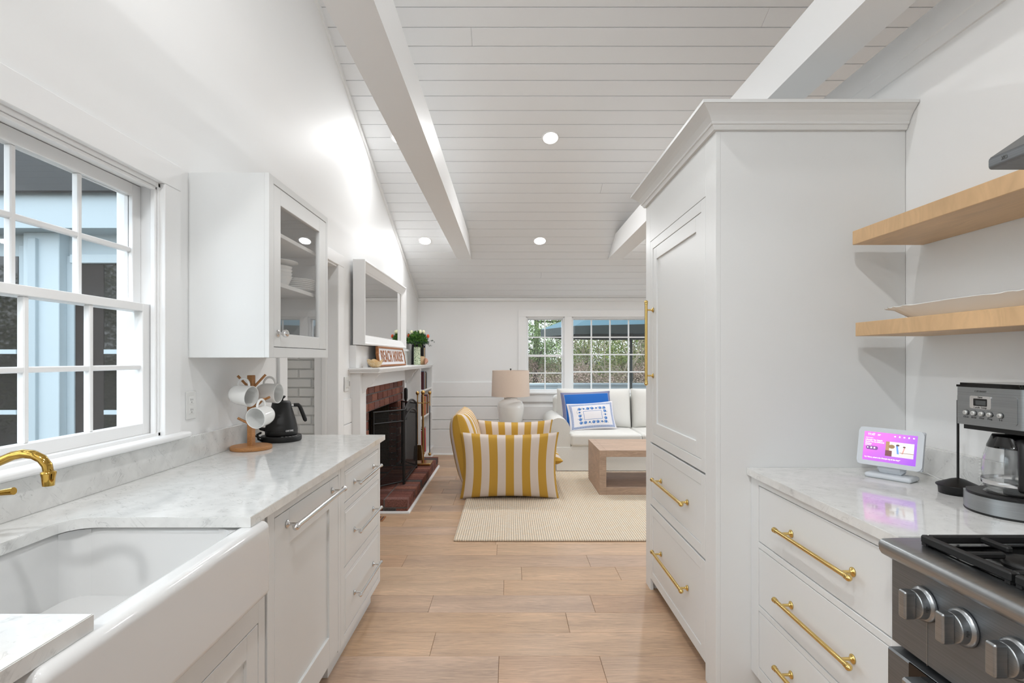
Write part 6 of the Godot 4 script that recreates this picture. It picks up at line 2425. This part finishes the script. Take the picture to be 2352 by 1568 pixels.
# drip coffee maker: faces the aisle, its front turned a little to the camera
func coffee_maker() -> void:
	var s: Shape
	var W := 0.914
	var c := V(1.44, W, 1.515)
	var t := thing("coffee_maker", "stainless and black drip coffee maker with five round buttons", "coffee maker", c)
	# local: z to the front (toward the aisle), x to the machine's right as seen from the front
	var yaw := -PI / 2 + 0.14
	var B := Basis(Vector3.UP, yaw)
	T = Transform3D(B, c)
	var w := 0.1
	var dsh := func(rf: float, hw: float, z0: float, z1: float) -> Array:   # plan: square back, one front corner well rounded
		var rl := 0.004
		var p := [Vector2(hw, z0), Vector2(hw, z1 - rf)]
		for k in 9:
			var a := PI / 2 * k / 8.0
			p.append(Vector2(hw - rf + cos(a + 0.0) * rf, z1 - rf + sin(a) * rf))
		for k in 9:
			var a := PI / 2 + PI / 2 * k / 8.0
			p.append(Vector2(-hw + rl + cos(a) * rl, z1 - rl + sin(a) * rl))
		p.append(Vector2(-hw, z1 - rl))
		p.append(Vector2(-hw, z0))
		return p
	var bow := func(hw: float, z0: float, z1: float, b: float) -> Array:     # plan with an evenly bowed front
		var p := [Vector2(hw, z0)]
		for k in 25:
			var a := 1.0 - 2.0 * k / 24.0
			p.append(Vector2(hw * a, z1 - b * pow(absf(a), 2.2)))
		p.append(Vector2(-hw, z0))
		return p
	var ext := func(sp: Shape, poly: Array, y0: float, y1: float) -> void:
		var keep := T
		# prism "y" takes (x, d): d = -z, so mirror the plan
		var q := []
		for v in poly: q.append(Vector2(v.x, -v.y))
		prism(sp, q, "y", y0, y1, true)
		T = keep
	s = sh()
	ext.call(s, bow.call(w, -0.105, 0.128, 0.05), 0.0, 0.006)
	ext.call(s, bow.call(w - 0.004, -0.105, 0.124, 0.05), 0.05, 0.056)
	part("feet_band", s, M.black, t)
	s = sh()
	ext.call(s, bow.call(w, -0.105, 0.128, 0.05), 0.006, 0.05)
	part("base", s, M.steel, t)
	s = sh()
	lathe(s, Transform3D(Basis.IDENTITY, Vector3(0, 0.056, 0.02)), [[0.001, 0.003], [0.066, 0.003], [0.07, 0.0]], 32, false)
	part("hot_plate", s, M.black_gloss, t)
	s = sh()
	lbox(s, Vector3(-w + 0.004, 0.05, -0.105), Vector3(w - 0.004, 0.24, -0.055), 0.003)
	part("column", s, M.black, t)
	s = sh()
	ext.call(s, dsh.call(0.02, w - 0.006, -0.105, 0.085), 0.228, 0.242)
	part("underside", s, M.black, t)
	s = sh()
	ext.call(s, dsh.call(0.026, w, -0.105, 0.1), 0.242, 0.351)
	part("housing", s, M.steel, t)
	s = sh()
	ext.call(s, dsh.call(0.028, w + 0.002, -0.106, 0.102), 0.351, 0.357)
	ext.call(s, dsh.call(0.03, w - 0.004, -0.1, 0.096), 0.357, 0.363)
	part("lid", s, M.black_gloss, t)
	var F := 0.1
	s = sh()
	prism_local(s, rounded_at(Vector2(-0.014, 0.292), 0.083, 0.039, 0.008), F - 0.004, F + 0.0015)
	var pn := part("front_panel", s, M.steel, t)
	s = sh()
	prism_local(s, rounded_at(Vector2(-0.028, 0.309), 0.03, 0.018, 0.005), F, F + 0.0035)
	part("display_bezel", s, M.chrome, pn)
	s = sh()
	prism_local(s, rounded_at(Vector2(-0.028, 0.309), 0.019, 0.0105, 0.002), F + 0.003, F + 0.004)
	part("display_frame", s, M.black, pn)
	s = sh()
	prism_local(s, rounded_at(Vector2(-0.026, 0.308), 0.0145, 0.0065, 0.001), F + 0.0035, F + 0.0043)
	part("lcd", s, M.lcd, pn)
	for k in 5:
		s = sh()
		var bx := -0.07 + k * 0.0225 + (0.006 if k == 4 else 0.0)
		lathe(s, Transform3D(Basis(Vector3.RIGHT, PI / 2), Vector3(bx, 0.277, F + 0.001)), [[0.001, 0.0], [0.0085, 0.0], [0.0085, 0.002]], 20, false)
		var rim := part("button_rim", s, M.black, pn)
		s = sh()
		lathe(s, Transform3D(Basis(Vector3.RIGHT, PI / 2), Vector3(bx, 0.277, F + 0.001)), [[0.001, 0.0], [0.0068, 0.0], [0.0068, 0.005], [0.0058, 0.0065], [0.001, 0.007]], 20, false)
		part("button", s, M.button, rim)
		var txt: String = ["Clean", "Brew", "Hour", "Prog", "1-4"][k]
		words_on(txt, "marking", 0.0027, T * Vector3(bx, 0.2645, F + 0.0018), T.basis.x, Vector3.UP, M.ink, pn)
	words_on("Time", "marking", 0.0026, T * Vector3(-0.028, 0.3235, F + 0.0038), T.basis.x, Vector3.UP, M.ink, pn)
	words_on("Carafe Temp", "marking", 0.0026, T * Vector3(-0.028, 0.2945, F + 0.0038), T.basis.x, Vector3.UP, M.ink, pn)
	words_on("CUISINART", "marking", 0.005, T * Vector3(-0.03, 0.34, F + 0.0005), T.basis.x, Vector3.UP, M.etch, t)

	# carafe
	var cc := T * Vector3(0, 0.0595, 0.02)
	var keep := T
	var ct := thing("coffee_carafe", "empty glass coffee carafe with a black handle in the coffee maker", "carafe", cc)
	T = Transform3D(B, cc)
	s = sh()
	lathe(s, Transform3D.IDENTITY, [[0.001, 0.0], [0.06, 0.0], [0.067, 0.006], [0.073, 0.03], [0.075, 0.06], [0.072, 0.09], [0.063, 0.125], [0.058, 0.135], [0.0555, 0.134], [0.0695, 0.09], [0.0725, 0.06], [0.0705, 0.03], [0.0645, 0.009], [0.001, 0.004]], 40, false)
	part("glass", s, M.carafe_glass, ct)
	s = sh()
	lathe(s, Transform3D.IDENTITY, [[0.0735, 0.022], [0.0748, 0.022], [0.0762, 0.034], [0.0748, 0.034]], 40, false)
	part("steel_band", s, M.chrome, ct)
	s = sh()
	lathe(s, Transform3D.IDENTITY, [[0.0635, 0.124], [0.0625, 0.13], [0.053, 0.155], [0.05, 0.16], [0.001, 0.161], [0.001, 0.15], [0.05, 0.149], [0.058, 0.126]], 36, false)
	part("collar", s, M.black_gloss, ct)
	s = sh()
	var hd := Vector3(0.75, 0, 0.66)
	tube(s, [hd * 0.058 + Vector3(0, 0.142, 0), hd * 0.085 + Vector3(0, 0.146, 0), hd * 0.1 + Vector3(0, 0.13, 0), hd * 0.102 + Vector3(0, 0.06, 0), hd * 0.096 + Vector3(0, 0.03, 0), hd * 0.078 + Vector3(0, 0.022, 0)], [0.013, 0.013, 0.014, 0.013, 0.012, 0.01], 12)
	part("handle", s, M.black, ct)
	s = sh()
	for k in 9:
		var a := PI * 0.83
		var yy := 0.03 + k * 0.0095
		var rr := 0.0762 if yy < 0.08 else 0.0755 - (yy - 0.08) * 0.25
		var p := Vector3(cos(a) * rr, yy, sin(a) * rr)
		lbox(s, p - Vector3(0.003, 0.0005, 0.003), p + Vector3(0.003, 0.0005, 0.003))
	part("graduation", s, M.print_white, ct)
	T = keep
	T = Transform3D.IDENTITY
	ORG = Vector3.ZERO
	# slim rod on a flared foot
	var rc := V(1.443, W, 1.735)
	t = thing("countertop_stand", "slim black rod on a flared black foot beside the coffee maker", "stand", rc)
	s = sh()
	lathe(s, Transform3D(Basis.IDENTITY, rc), [[0.001, 0.0], [0.05, 0.0], [0.052, 0.02], [0.058, 0.026], [0.057, 0.029], [0.02, 0.046], [0.006, 0.05], [0.001, 0.05]], 28, false)
	part("foot", s, M.black, t)
	s = sh()
	tube(s, [rc + Vector3(0, 0.04, 0), rc + Vector3(0, 0.3, 0)], 0.0036, 8)
	part("rod", s, M.black, t)
	ORG = Vector3.ZERO
# ---------------------------------------------------------------- outdoors
func outside() -> void:
	var s: Shape
	var t: Node3D
	rng.seed = 31
	var gr := structure("ground", "bare sloping ground around the house", "ground")
	s = sh()
	box(s, -40, 40, -0.9, -0.6, -20, 60)
	part("soil", s, M.ground, gr)
	# deck and rail behind the house
	t = structure("ground_deck", "weathered deck outside the far window", "deck")
	for k in 20:
		s = sh()
		box(s, -4, 7, -0.24, -0.2, 7.8 + k * 0.14, 7.934 + k * 0.14)
		part("board", s, M.deck, t)
	t = thing("deck_railing", "pale painted deck railing outside the far window", "railing", V(1.5, -0.25, 10.4))
	for x in [-3.0, -1.05, 0.93, 2.9, 4.9, 6.8]:
		s = sh()
		box(s, x, x + 0.115, -0.2, 0.86, 10.35, 10.46, 0.004)
		part("post", s, M.out_white, t)
	for q in [[0.835, 0.875, 10.32, 10.49], [0.745, 0.835, 10.385, 10.43], [0.62, 0.7, 10.385, 10.43]]:
		s = sh()
		box(s, -4, 7, q[0], q[1], q[2], q[3], 0.004)
		part("rail", s, M.out_white, t)
	for q in [0.5, 0.36, 0.22, 0.08, -0.06]:
		s = sh()
		box(s, -4, 7, q, q + 0.05, 10.395, 10.42)
		part("rail", s, M.out_white, t)
	# patio umbrella and table
	var c := Vector2(2.16, 9.55)
	t = thing("patio_umbrella", "dark green patio umbrella open over the deck outside the window", "umbrella", V(c.x, -0.2, c.y))
	s = sh()
	tube(s, [V(c.x, -0.2, c.y), V(c.x, 2.45, c.y)], 0.024, 10)
	lathe(s, at(c.x, 0.95, c.y), [[0.001, 0], [0.034, 0], [0.034, 0.14], [0.001, 0.14]], 14, false)
	part("pole", s, M.patio, t)
	s = sh()
	var R := 1.6
	var ry := 1.86
	var top := V(c.x, 2.5, c.y)
	for k in 8:
		var a0 := TAU * (k - 0.0) / 8
		var a1 := TAU * (k + 1.0) / 8
		var p0 := V(c.x + cos(a0) * R, ry, c.y + sin(a0) * R)
		var p1 := V(c.x + cos(a1) * R, ry, c.y + sin(a1) * R)
		face(s, [top, p0, p1], Vector3.UP)
		face(s, [top - Vector3(0, 0.006, 0), p0 - Vector3(0, 0.006, 0), p1 - Vector3(0, 0.006, 0)], Vector3.DOWN)
	part("canopy", s, M.patio_sky_sheen, t)
	s = sh()
	for k in 8:
		var a0 := TAU * k / 8
		var a1 := TAU * (k + 1.0) / 8
		var p0 := V(c.x + cos(a0) * R, ry, c.y + sin(a0) * R)
		var p1 := V(c.x + cos(a1) * R, ry, c.y + sin(a1) * R)
		var dn := Vector3(0, -0.13, 0)
		var o := (p0 + p1) / 2 - V(c.x, ry, c.y)
		var inn := o.normalized() * -0.006
		face(s, [p0, p1, p1 + dn, p0 + dn], o)
		face(s, [p0 + inn, p1 + inn, p1 + dn + inn, p0 + dn + inn], -o)
	part("valance", s, M.patio, t)
	for k in 8:
		var a0 := TAU * k / 8
		s = sh()
		tube(s, [V(c.x + cos(a0) * R * 0.98, ry - 0.005, c.y + sin(a0) * R * 0.98), top - Vector3(0, 0.04, 0)], 0.008, 5)
		part("rib", s, M.patio, t)
	t = thing("patio_table", "dark green patio table top beside the deck railing", "table", V(c.x, -0.2, c.y))
	s = sh()
	box(s, 1.45, 3.1, 0.735, 0.775, 9.1, 9.52, 0.006)
	box(s, 1.45, 3.1, 0.735, 0.775, 9.58, 10.05, 0.006)
	part("top", s, M.patio, t)
	for q in [[1.55, 9.2], [2.95, 9.2], [1.55, 9.95], [2.95, 9.95]]:
		s = sh()
		box(s, q[0], q[0] + 0.05, -0.2, 0.74, q[1], q[1] + 0.05)
		part("leg", s, M.patio, t)
	ORG = Vector3.ZERO
	woods()
	wing()

# leaves scattered in a ball
func puff(s: Shape, c: Vector3, r: Vector3, n: int, l: float, w: float, c0: Color, c1: Color) -> void:
	for k in n:
		var d := Vector3(rng.randfn(), rng.randfn(), rng.randfn()).normalized()
		var p := c + d * r * pow(rng.randf(), 0.4)
		s.tint = c0.lerp(c1, rng.randf())
		var ld := (d + Vector3(rng.randfn(), rng.randfn(), rng.randfn()) * 0.8).normalized()
		var sd := ld.cross(Vector3(rng.randfn(), rng.randfn(), rng.randfn())).normalized()
		var a := p + sd * w / 2
		var b := p - sd * w / 2
		var tip := p + ld * l
		var nn := ld.cross(sd)
		tri(s, a, b, tip, nn, nn, nn)

func tree(kind: String, called: String, label: String, base: Vector3, h: float, group: String) -> Node3D:
	var t := thing(called, label, "tree", base, group)
	var s := sh()
	var lf := sh()
	var bm: Material = M.bark
	if kind == "pine":
		tube(s, [base, base + Vector3(0.1, h * 0.5, 0), base + Vector3(0.05, h, 0.1)], [h * 0.02, h * 0.014, 0.02], 8)
		for k in 26:
			var f := 0.3 + 0.7 * k / 26.0
			var a := rng.randf() * TAU
			var o := base + Vector3(0.08, h * f, 0)
			var ln := h * 0.3 * (1.15 - f) + 0.4
			var e := o + Vector3(cos(a) * ln, ln * rng.randf_range(0.05, 0.35), sin(a) * ln)
			tube(s, [o, o.lerp(e, 0.5) + Vector3(0, -0.05, 0), e], [0.035, 0.025, 0.012], 5)
			for j in 5:
				puff(lf, o.lerp(e, 0.45 + 0.13 * j) + Vector3(rng.randfn(), rng.randfn(), rng.randfn()) * 0.16, Vector3(0.36, 0.22, 0.36), 150, 0.09, 0.022, Color(0.05, 0.1, 0.03), Color(0.24, 0.33, 0.11))
	elif kind == "bushy":
		tube(s, [base, base + Vector3(0.1, h * 0.4, 0), base + Vector3(-0.1, h * 0.8, 0.1)], [h * 0.025, h * 0.016, 0.02], 8)
		for k in 95:
			var d := Vector3(rng.randfn(), rng.randfn(), rng.randfn()).normalized() * pow(rng.randf(), 0.4)
			puff(lf, base + Vector3(0, h * 0.52, 0) + Vector3(d.x * h * 0.34, d.y * h * 0.46, d.z * h * 0.34), Vector3(0.48, 0.34, 0.48), 220, 0.08, 0.032, Color(0.05, 0.095, 0.015), Color(0.3, 0.34, 0.07))
	elif kind == "bare":
		bm = M.pale_bark
		var stack := []
		for q in 4:
			stack.append([base, Vector3(rng.randf_range(-0.5, 0.5), 1, rng.randf_range(-0.3, 0.3)).normalized(), h * rng.randf_range(0.35, 0.5), 0.028, 0])
		while stack.size() > 0:
			var q: Array = stack.pop_back()
			var e: Vector3 = q[0] + q[1] * q[2]
			tube(s, [q[0], (q[0] + e) / 2 + Vector3(rng.randfn(), 0, rng.randfn()) * 0.05 * q[2], e], [q[3], q[3] * 0.8, q[3] * 0.6], 5)
			if q[4] < 3:
				for j in 3:
					stack.append([q[0].lerp(e, rng.randf_range(0.5, 1.0)), (q[1] + Vector3(rng.randfn(), rng.randfn() * 0.5, rng.randfn()) * 0.55).normalized(), q[2] * rng.randf_range(0.5, 0.75), q[3] * 0.6, q[4] + 1])
		puff(lf, base + Vector3(0, h * 0.7, 0), Vector3(h * 0.3, h * 0.3, h * 0.3), 160, 0.09, 0.05, Color(0.2, 0.2, 0.08), Color(0.35, 0.3, 0.14))
	else:     # brush
		bm = M.pale_bark
		for q in 34:
			var d := Vector3(rng.randfn() * 0.55, 1, rng.randfn() * 0.4).normalized()
			var l := h * rng.randf_range(0.6, 1.1)
			var a := base + Vector3(rng.randf_range(-1.1, 1.1), 0, rng.randf_range(-0.5, 0.5))
			tube(s, [a, a + d * l * 0.5 + Vector3(rng.randfn(), 0, rng.randfn()) * 0.1, a + d * l], [0.014, 0.011, 0.005], 4)
		for q in 40:
			puff(lf, base + Vector3(rng.randf_range(-1.3, 1.3), h * rng.randf_range(0.1, 0.8), rng.randf_range(-0.6, 0.6)), Vector3(0.32, 0.26, 0.32), 210, 0.045, 0.028, Color(0.14, 0.09, 0.06), Color(0.42, 0.3, 0.23) if q % 4 else Color(0.22, 0.23, 0.09))
	part("trunk", s, bm, t)
	var fo := part("foliage", lf, M.leaf, t, true)
	fo.set_meta("kind", "stuff")
	ORG = Vector3.ZERO
	return t

func woods() -> void:
	var g := "trees beyond the deck"
	var pine := tree("pine", "pine_tree", "tall open pine seen in the left double hung panes", V(0.75, -0.6, 16.5), 5.4, g)
	var bushy := tree("bushy", "evergreen_tree", "dense dark evergreen in the second column of the wide window", V(4.0, -0.6, 16.0), 4.6, g)
	var bare := tree("bare", "bare_tree", "leafless tree with thin branches beside the umbrella edge", V(2.05, -0.6, 18.0), 4.4, g)
	var brush := tree("brush", "brush_thicket", "brown leafy brush behind the railing at the left panes", V(0.6, -0.6, 13.0), 2.0, "brush along the deck")
	var more := [[pine, V(6.5, -0.6, 20.5), 2.1, "pine standing behind the evergreens at the wide window"], [bushy, V(5.6, -0.6, 17.5), 1.3, "dense evergreen near the umbrella pole"], [bushy, V(3.0, -0.9, 20.5), 2.6, "lower evergreen further back behind the bare tree"], [bushy, V(7.3, -0.6, 19.5), 0.5, "dense evergreen at the far right of the wide window"], [bushy, V(0.3, -2.3, 17.5), 0.9, "low evergreen at the foot of the open pine"], [bare, V(4.6, -0.6, 13.4), 1.1, "leafless sapling crossing in front of the evergreens"], [bare, V(3.1, -0.6, 14.0), 2.5, "leafless sapling leaning across the wide window middle"], [bare, V(0.2, -0.6, 21), 0.4, "leafless tree behind the open pine"]]
	for q in more:
		copy(q[0], q[1], q[3], q[2])
	var k := 0
	for x in [2.2, 3.8, 5.4]:
		copy(brush, V(x, -0.6, 13.0 + (k % 2) * 0.8), ["brown brush below the first column of the wide window", "brown brush below the middle of the wide window", "brown brush near the umbrella pole"][k], k * 1.3)
		k += 1
	k = 0
	for x in [-0.3, 1.6, 3.4, 5.2]:
		copy(brush, V(x, -0.35, 15.0 + (k % 2) * 0.7), ["second row of brown brush beneath the open pine", "second row of brown brush beneath the bare tree", "second row of brown brush beneath the dense evergreen", "second row of brown brush beneath the umbrella pole"][k], k * 2.1 + 0.5)
		k += 1

# the wing of the house seen through the kitchen window
func wing() -> void:
	var s: Shape
	var D := 4.3
	var t := thing("house_wing", "pale wing of the house with dark windows outside the kitchen window", "building", V(-4, -0.6, D))
	s = sh()
	box(s, -9, -1.97, -0.6, 2.5, D, D + 0.12)
	part("wall", s, M.out_white, t)
	# eave: soffit, fascia, dark shingle roof
	s = sh()
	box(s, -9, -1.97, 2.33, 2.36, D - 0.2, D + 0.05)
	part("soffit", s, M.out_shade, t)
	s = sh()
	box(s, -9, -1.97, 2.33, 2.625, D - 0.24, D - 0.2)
	part("fascia", s, M.out_shade, t)
	for k in 12:
		s = sh()
		var y := 2.58 + k * 0.085
		var q := D - 0.29 + k * 0.11
		prism(s, [Vector2(q, y), Vector2(q + 0.2, y + 0.15), Vector2(q + 0.2, y + 0.17), Vector2(q, y + 0.016)], "x", -9, -1.97)
		part("shingle_course", s, M.shingle, t)
	# projecting pier with stepped trim
	s = sh()
	box(s, -3.78, -3.5, -0.6, 2.33, D - 0.1, D, 0.004)
	part("pier", s, M.out_white, t)
	s = sh()
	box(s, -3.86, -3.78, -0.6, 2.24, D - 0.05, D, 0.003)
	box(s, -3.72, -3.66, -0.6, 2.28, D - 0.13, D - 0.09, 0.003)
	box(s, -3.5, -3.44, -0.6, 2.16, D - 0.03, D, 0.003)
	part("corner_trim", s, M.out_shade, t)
	for w in [[-3.44, -3.09, 0.3, 2.1, 0.33], [-4.9, -3.9, 0.0, 2.16, 1.0]]:
		s = sh()
		box(s, w[0], w[1], w[2], w[3], D - 0.012, D - 0.004)
		var wn := part("window", s, M.dark_glass, t)
		for y in [0.42, 0.905, 1.385, 1.86]:
			if y > 1.5 and w[4] < 0.5: continue
			s = sh()
			box(s, lerpf(w[1], w[0], w[4]), w[1], y, y + 0.035, D - 0.03, D - 0.01)
			part("muntin", s, M.out_white, wn)
		s = sh()
		box(s, w[0], lerpf(w[1], w[0], 0.36), w[2], w[3] - 0.01, D - 0.016, D - 0.0125)
		part("curtain", s, M.curtain, wn)
	s = sh()
	box(s, -3.46, -3.0, 2.1, 2.17, D - 0.05, D, 0.004)
	box(s, -3.09, -2.95, 0.2, 2.17, D - 0.05, D, 0.004)
	box(s, -2.95, -2.9, 0.2, 2.2, D - 0.08, D, 0.004)
	part("casing", s, M.out_white, t)
	ORG = Vector3.ZERO
	# evergreens reflected and seen past the wing
	var g := "trees by the wing"
	var a := tree("bushy", "hedge_evergreen", "dark evergreen outside beyond the kitchen window", V(-9.0, -0.6, 3.0), 4.4, g)
	copy(a, V(-8.0, -0.6, -1.5), "dark evergreen outside behind the sink side", 1.1)
	ORG = Vector3.ZERO
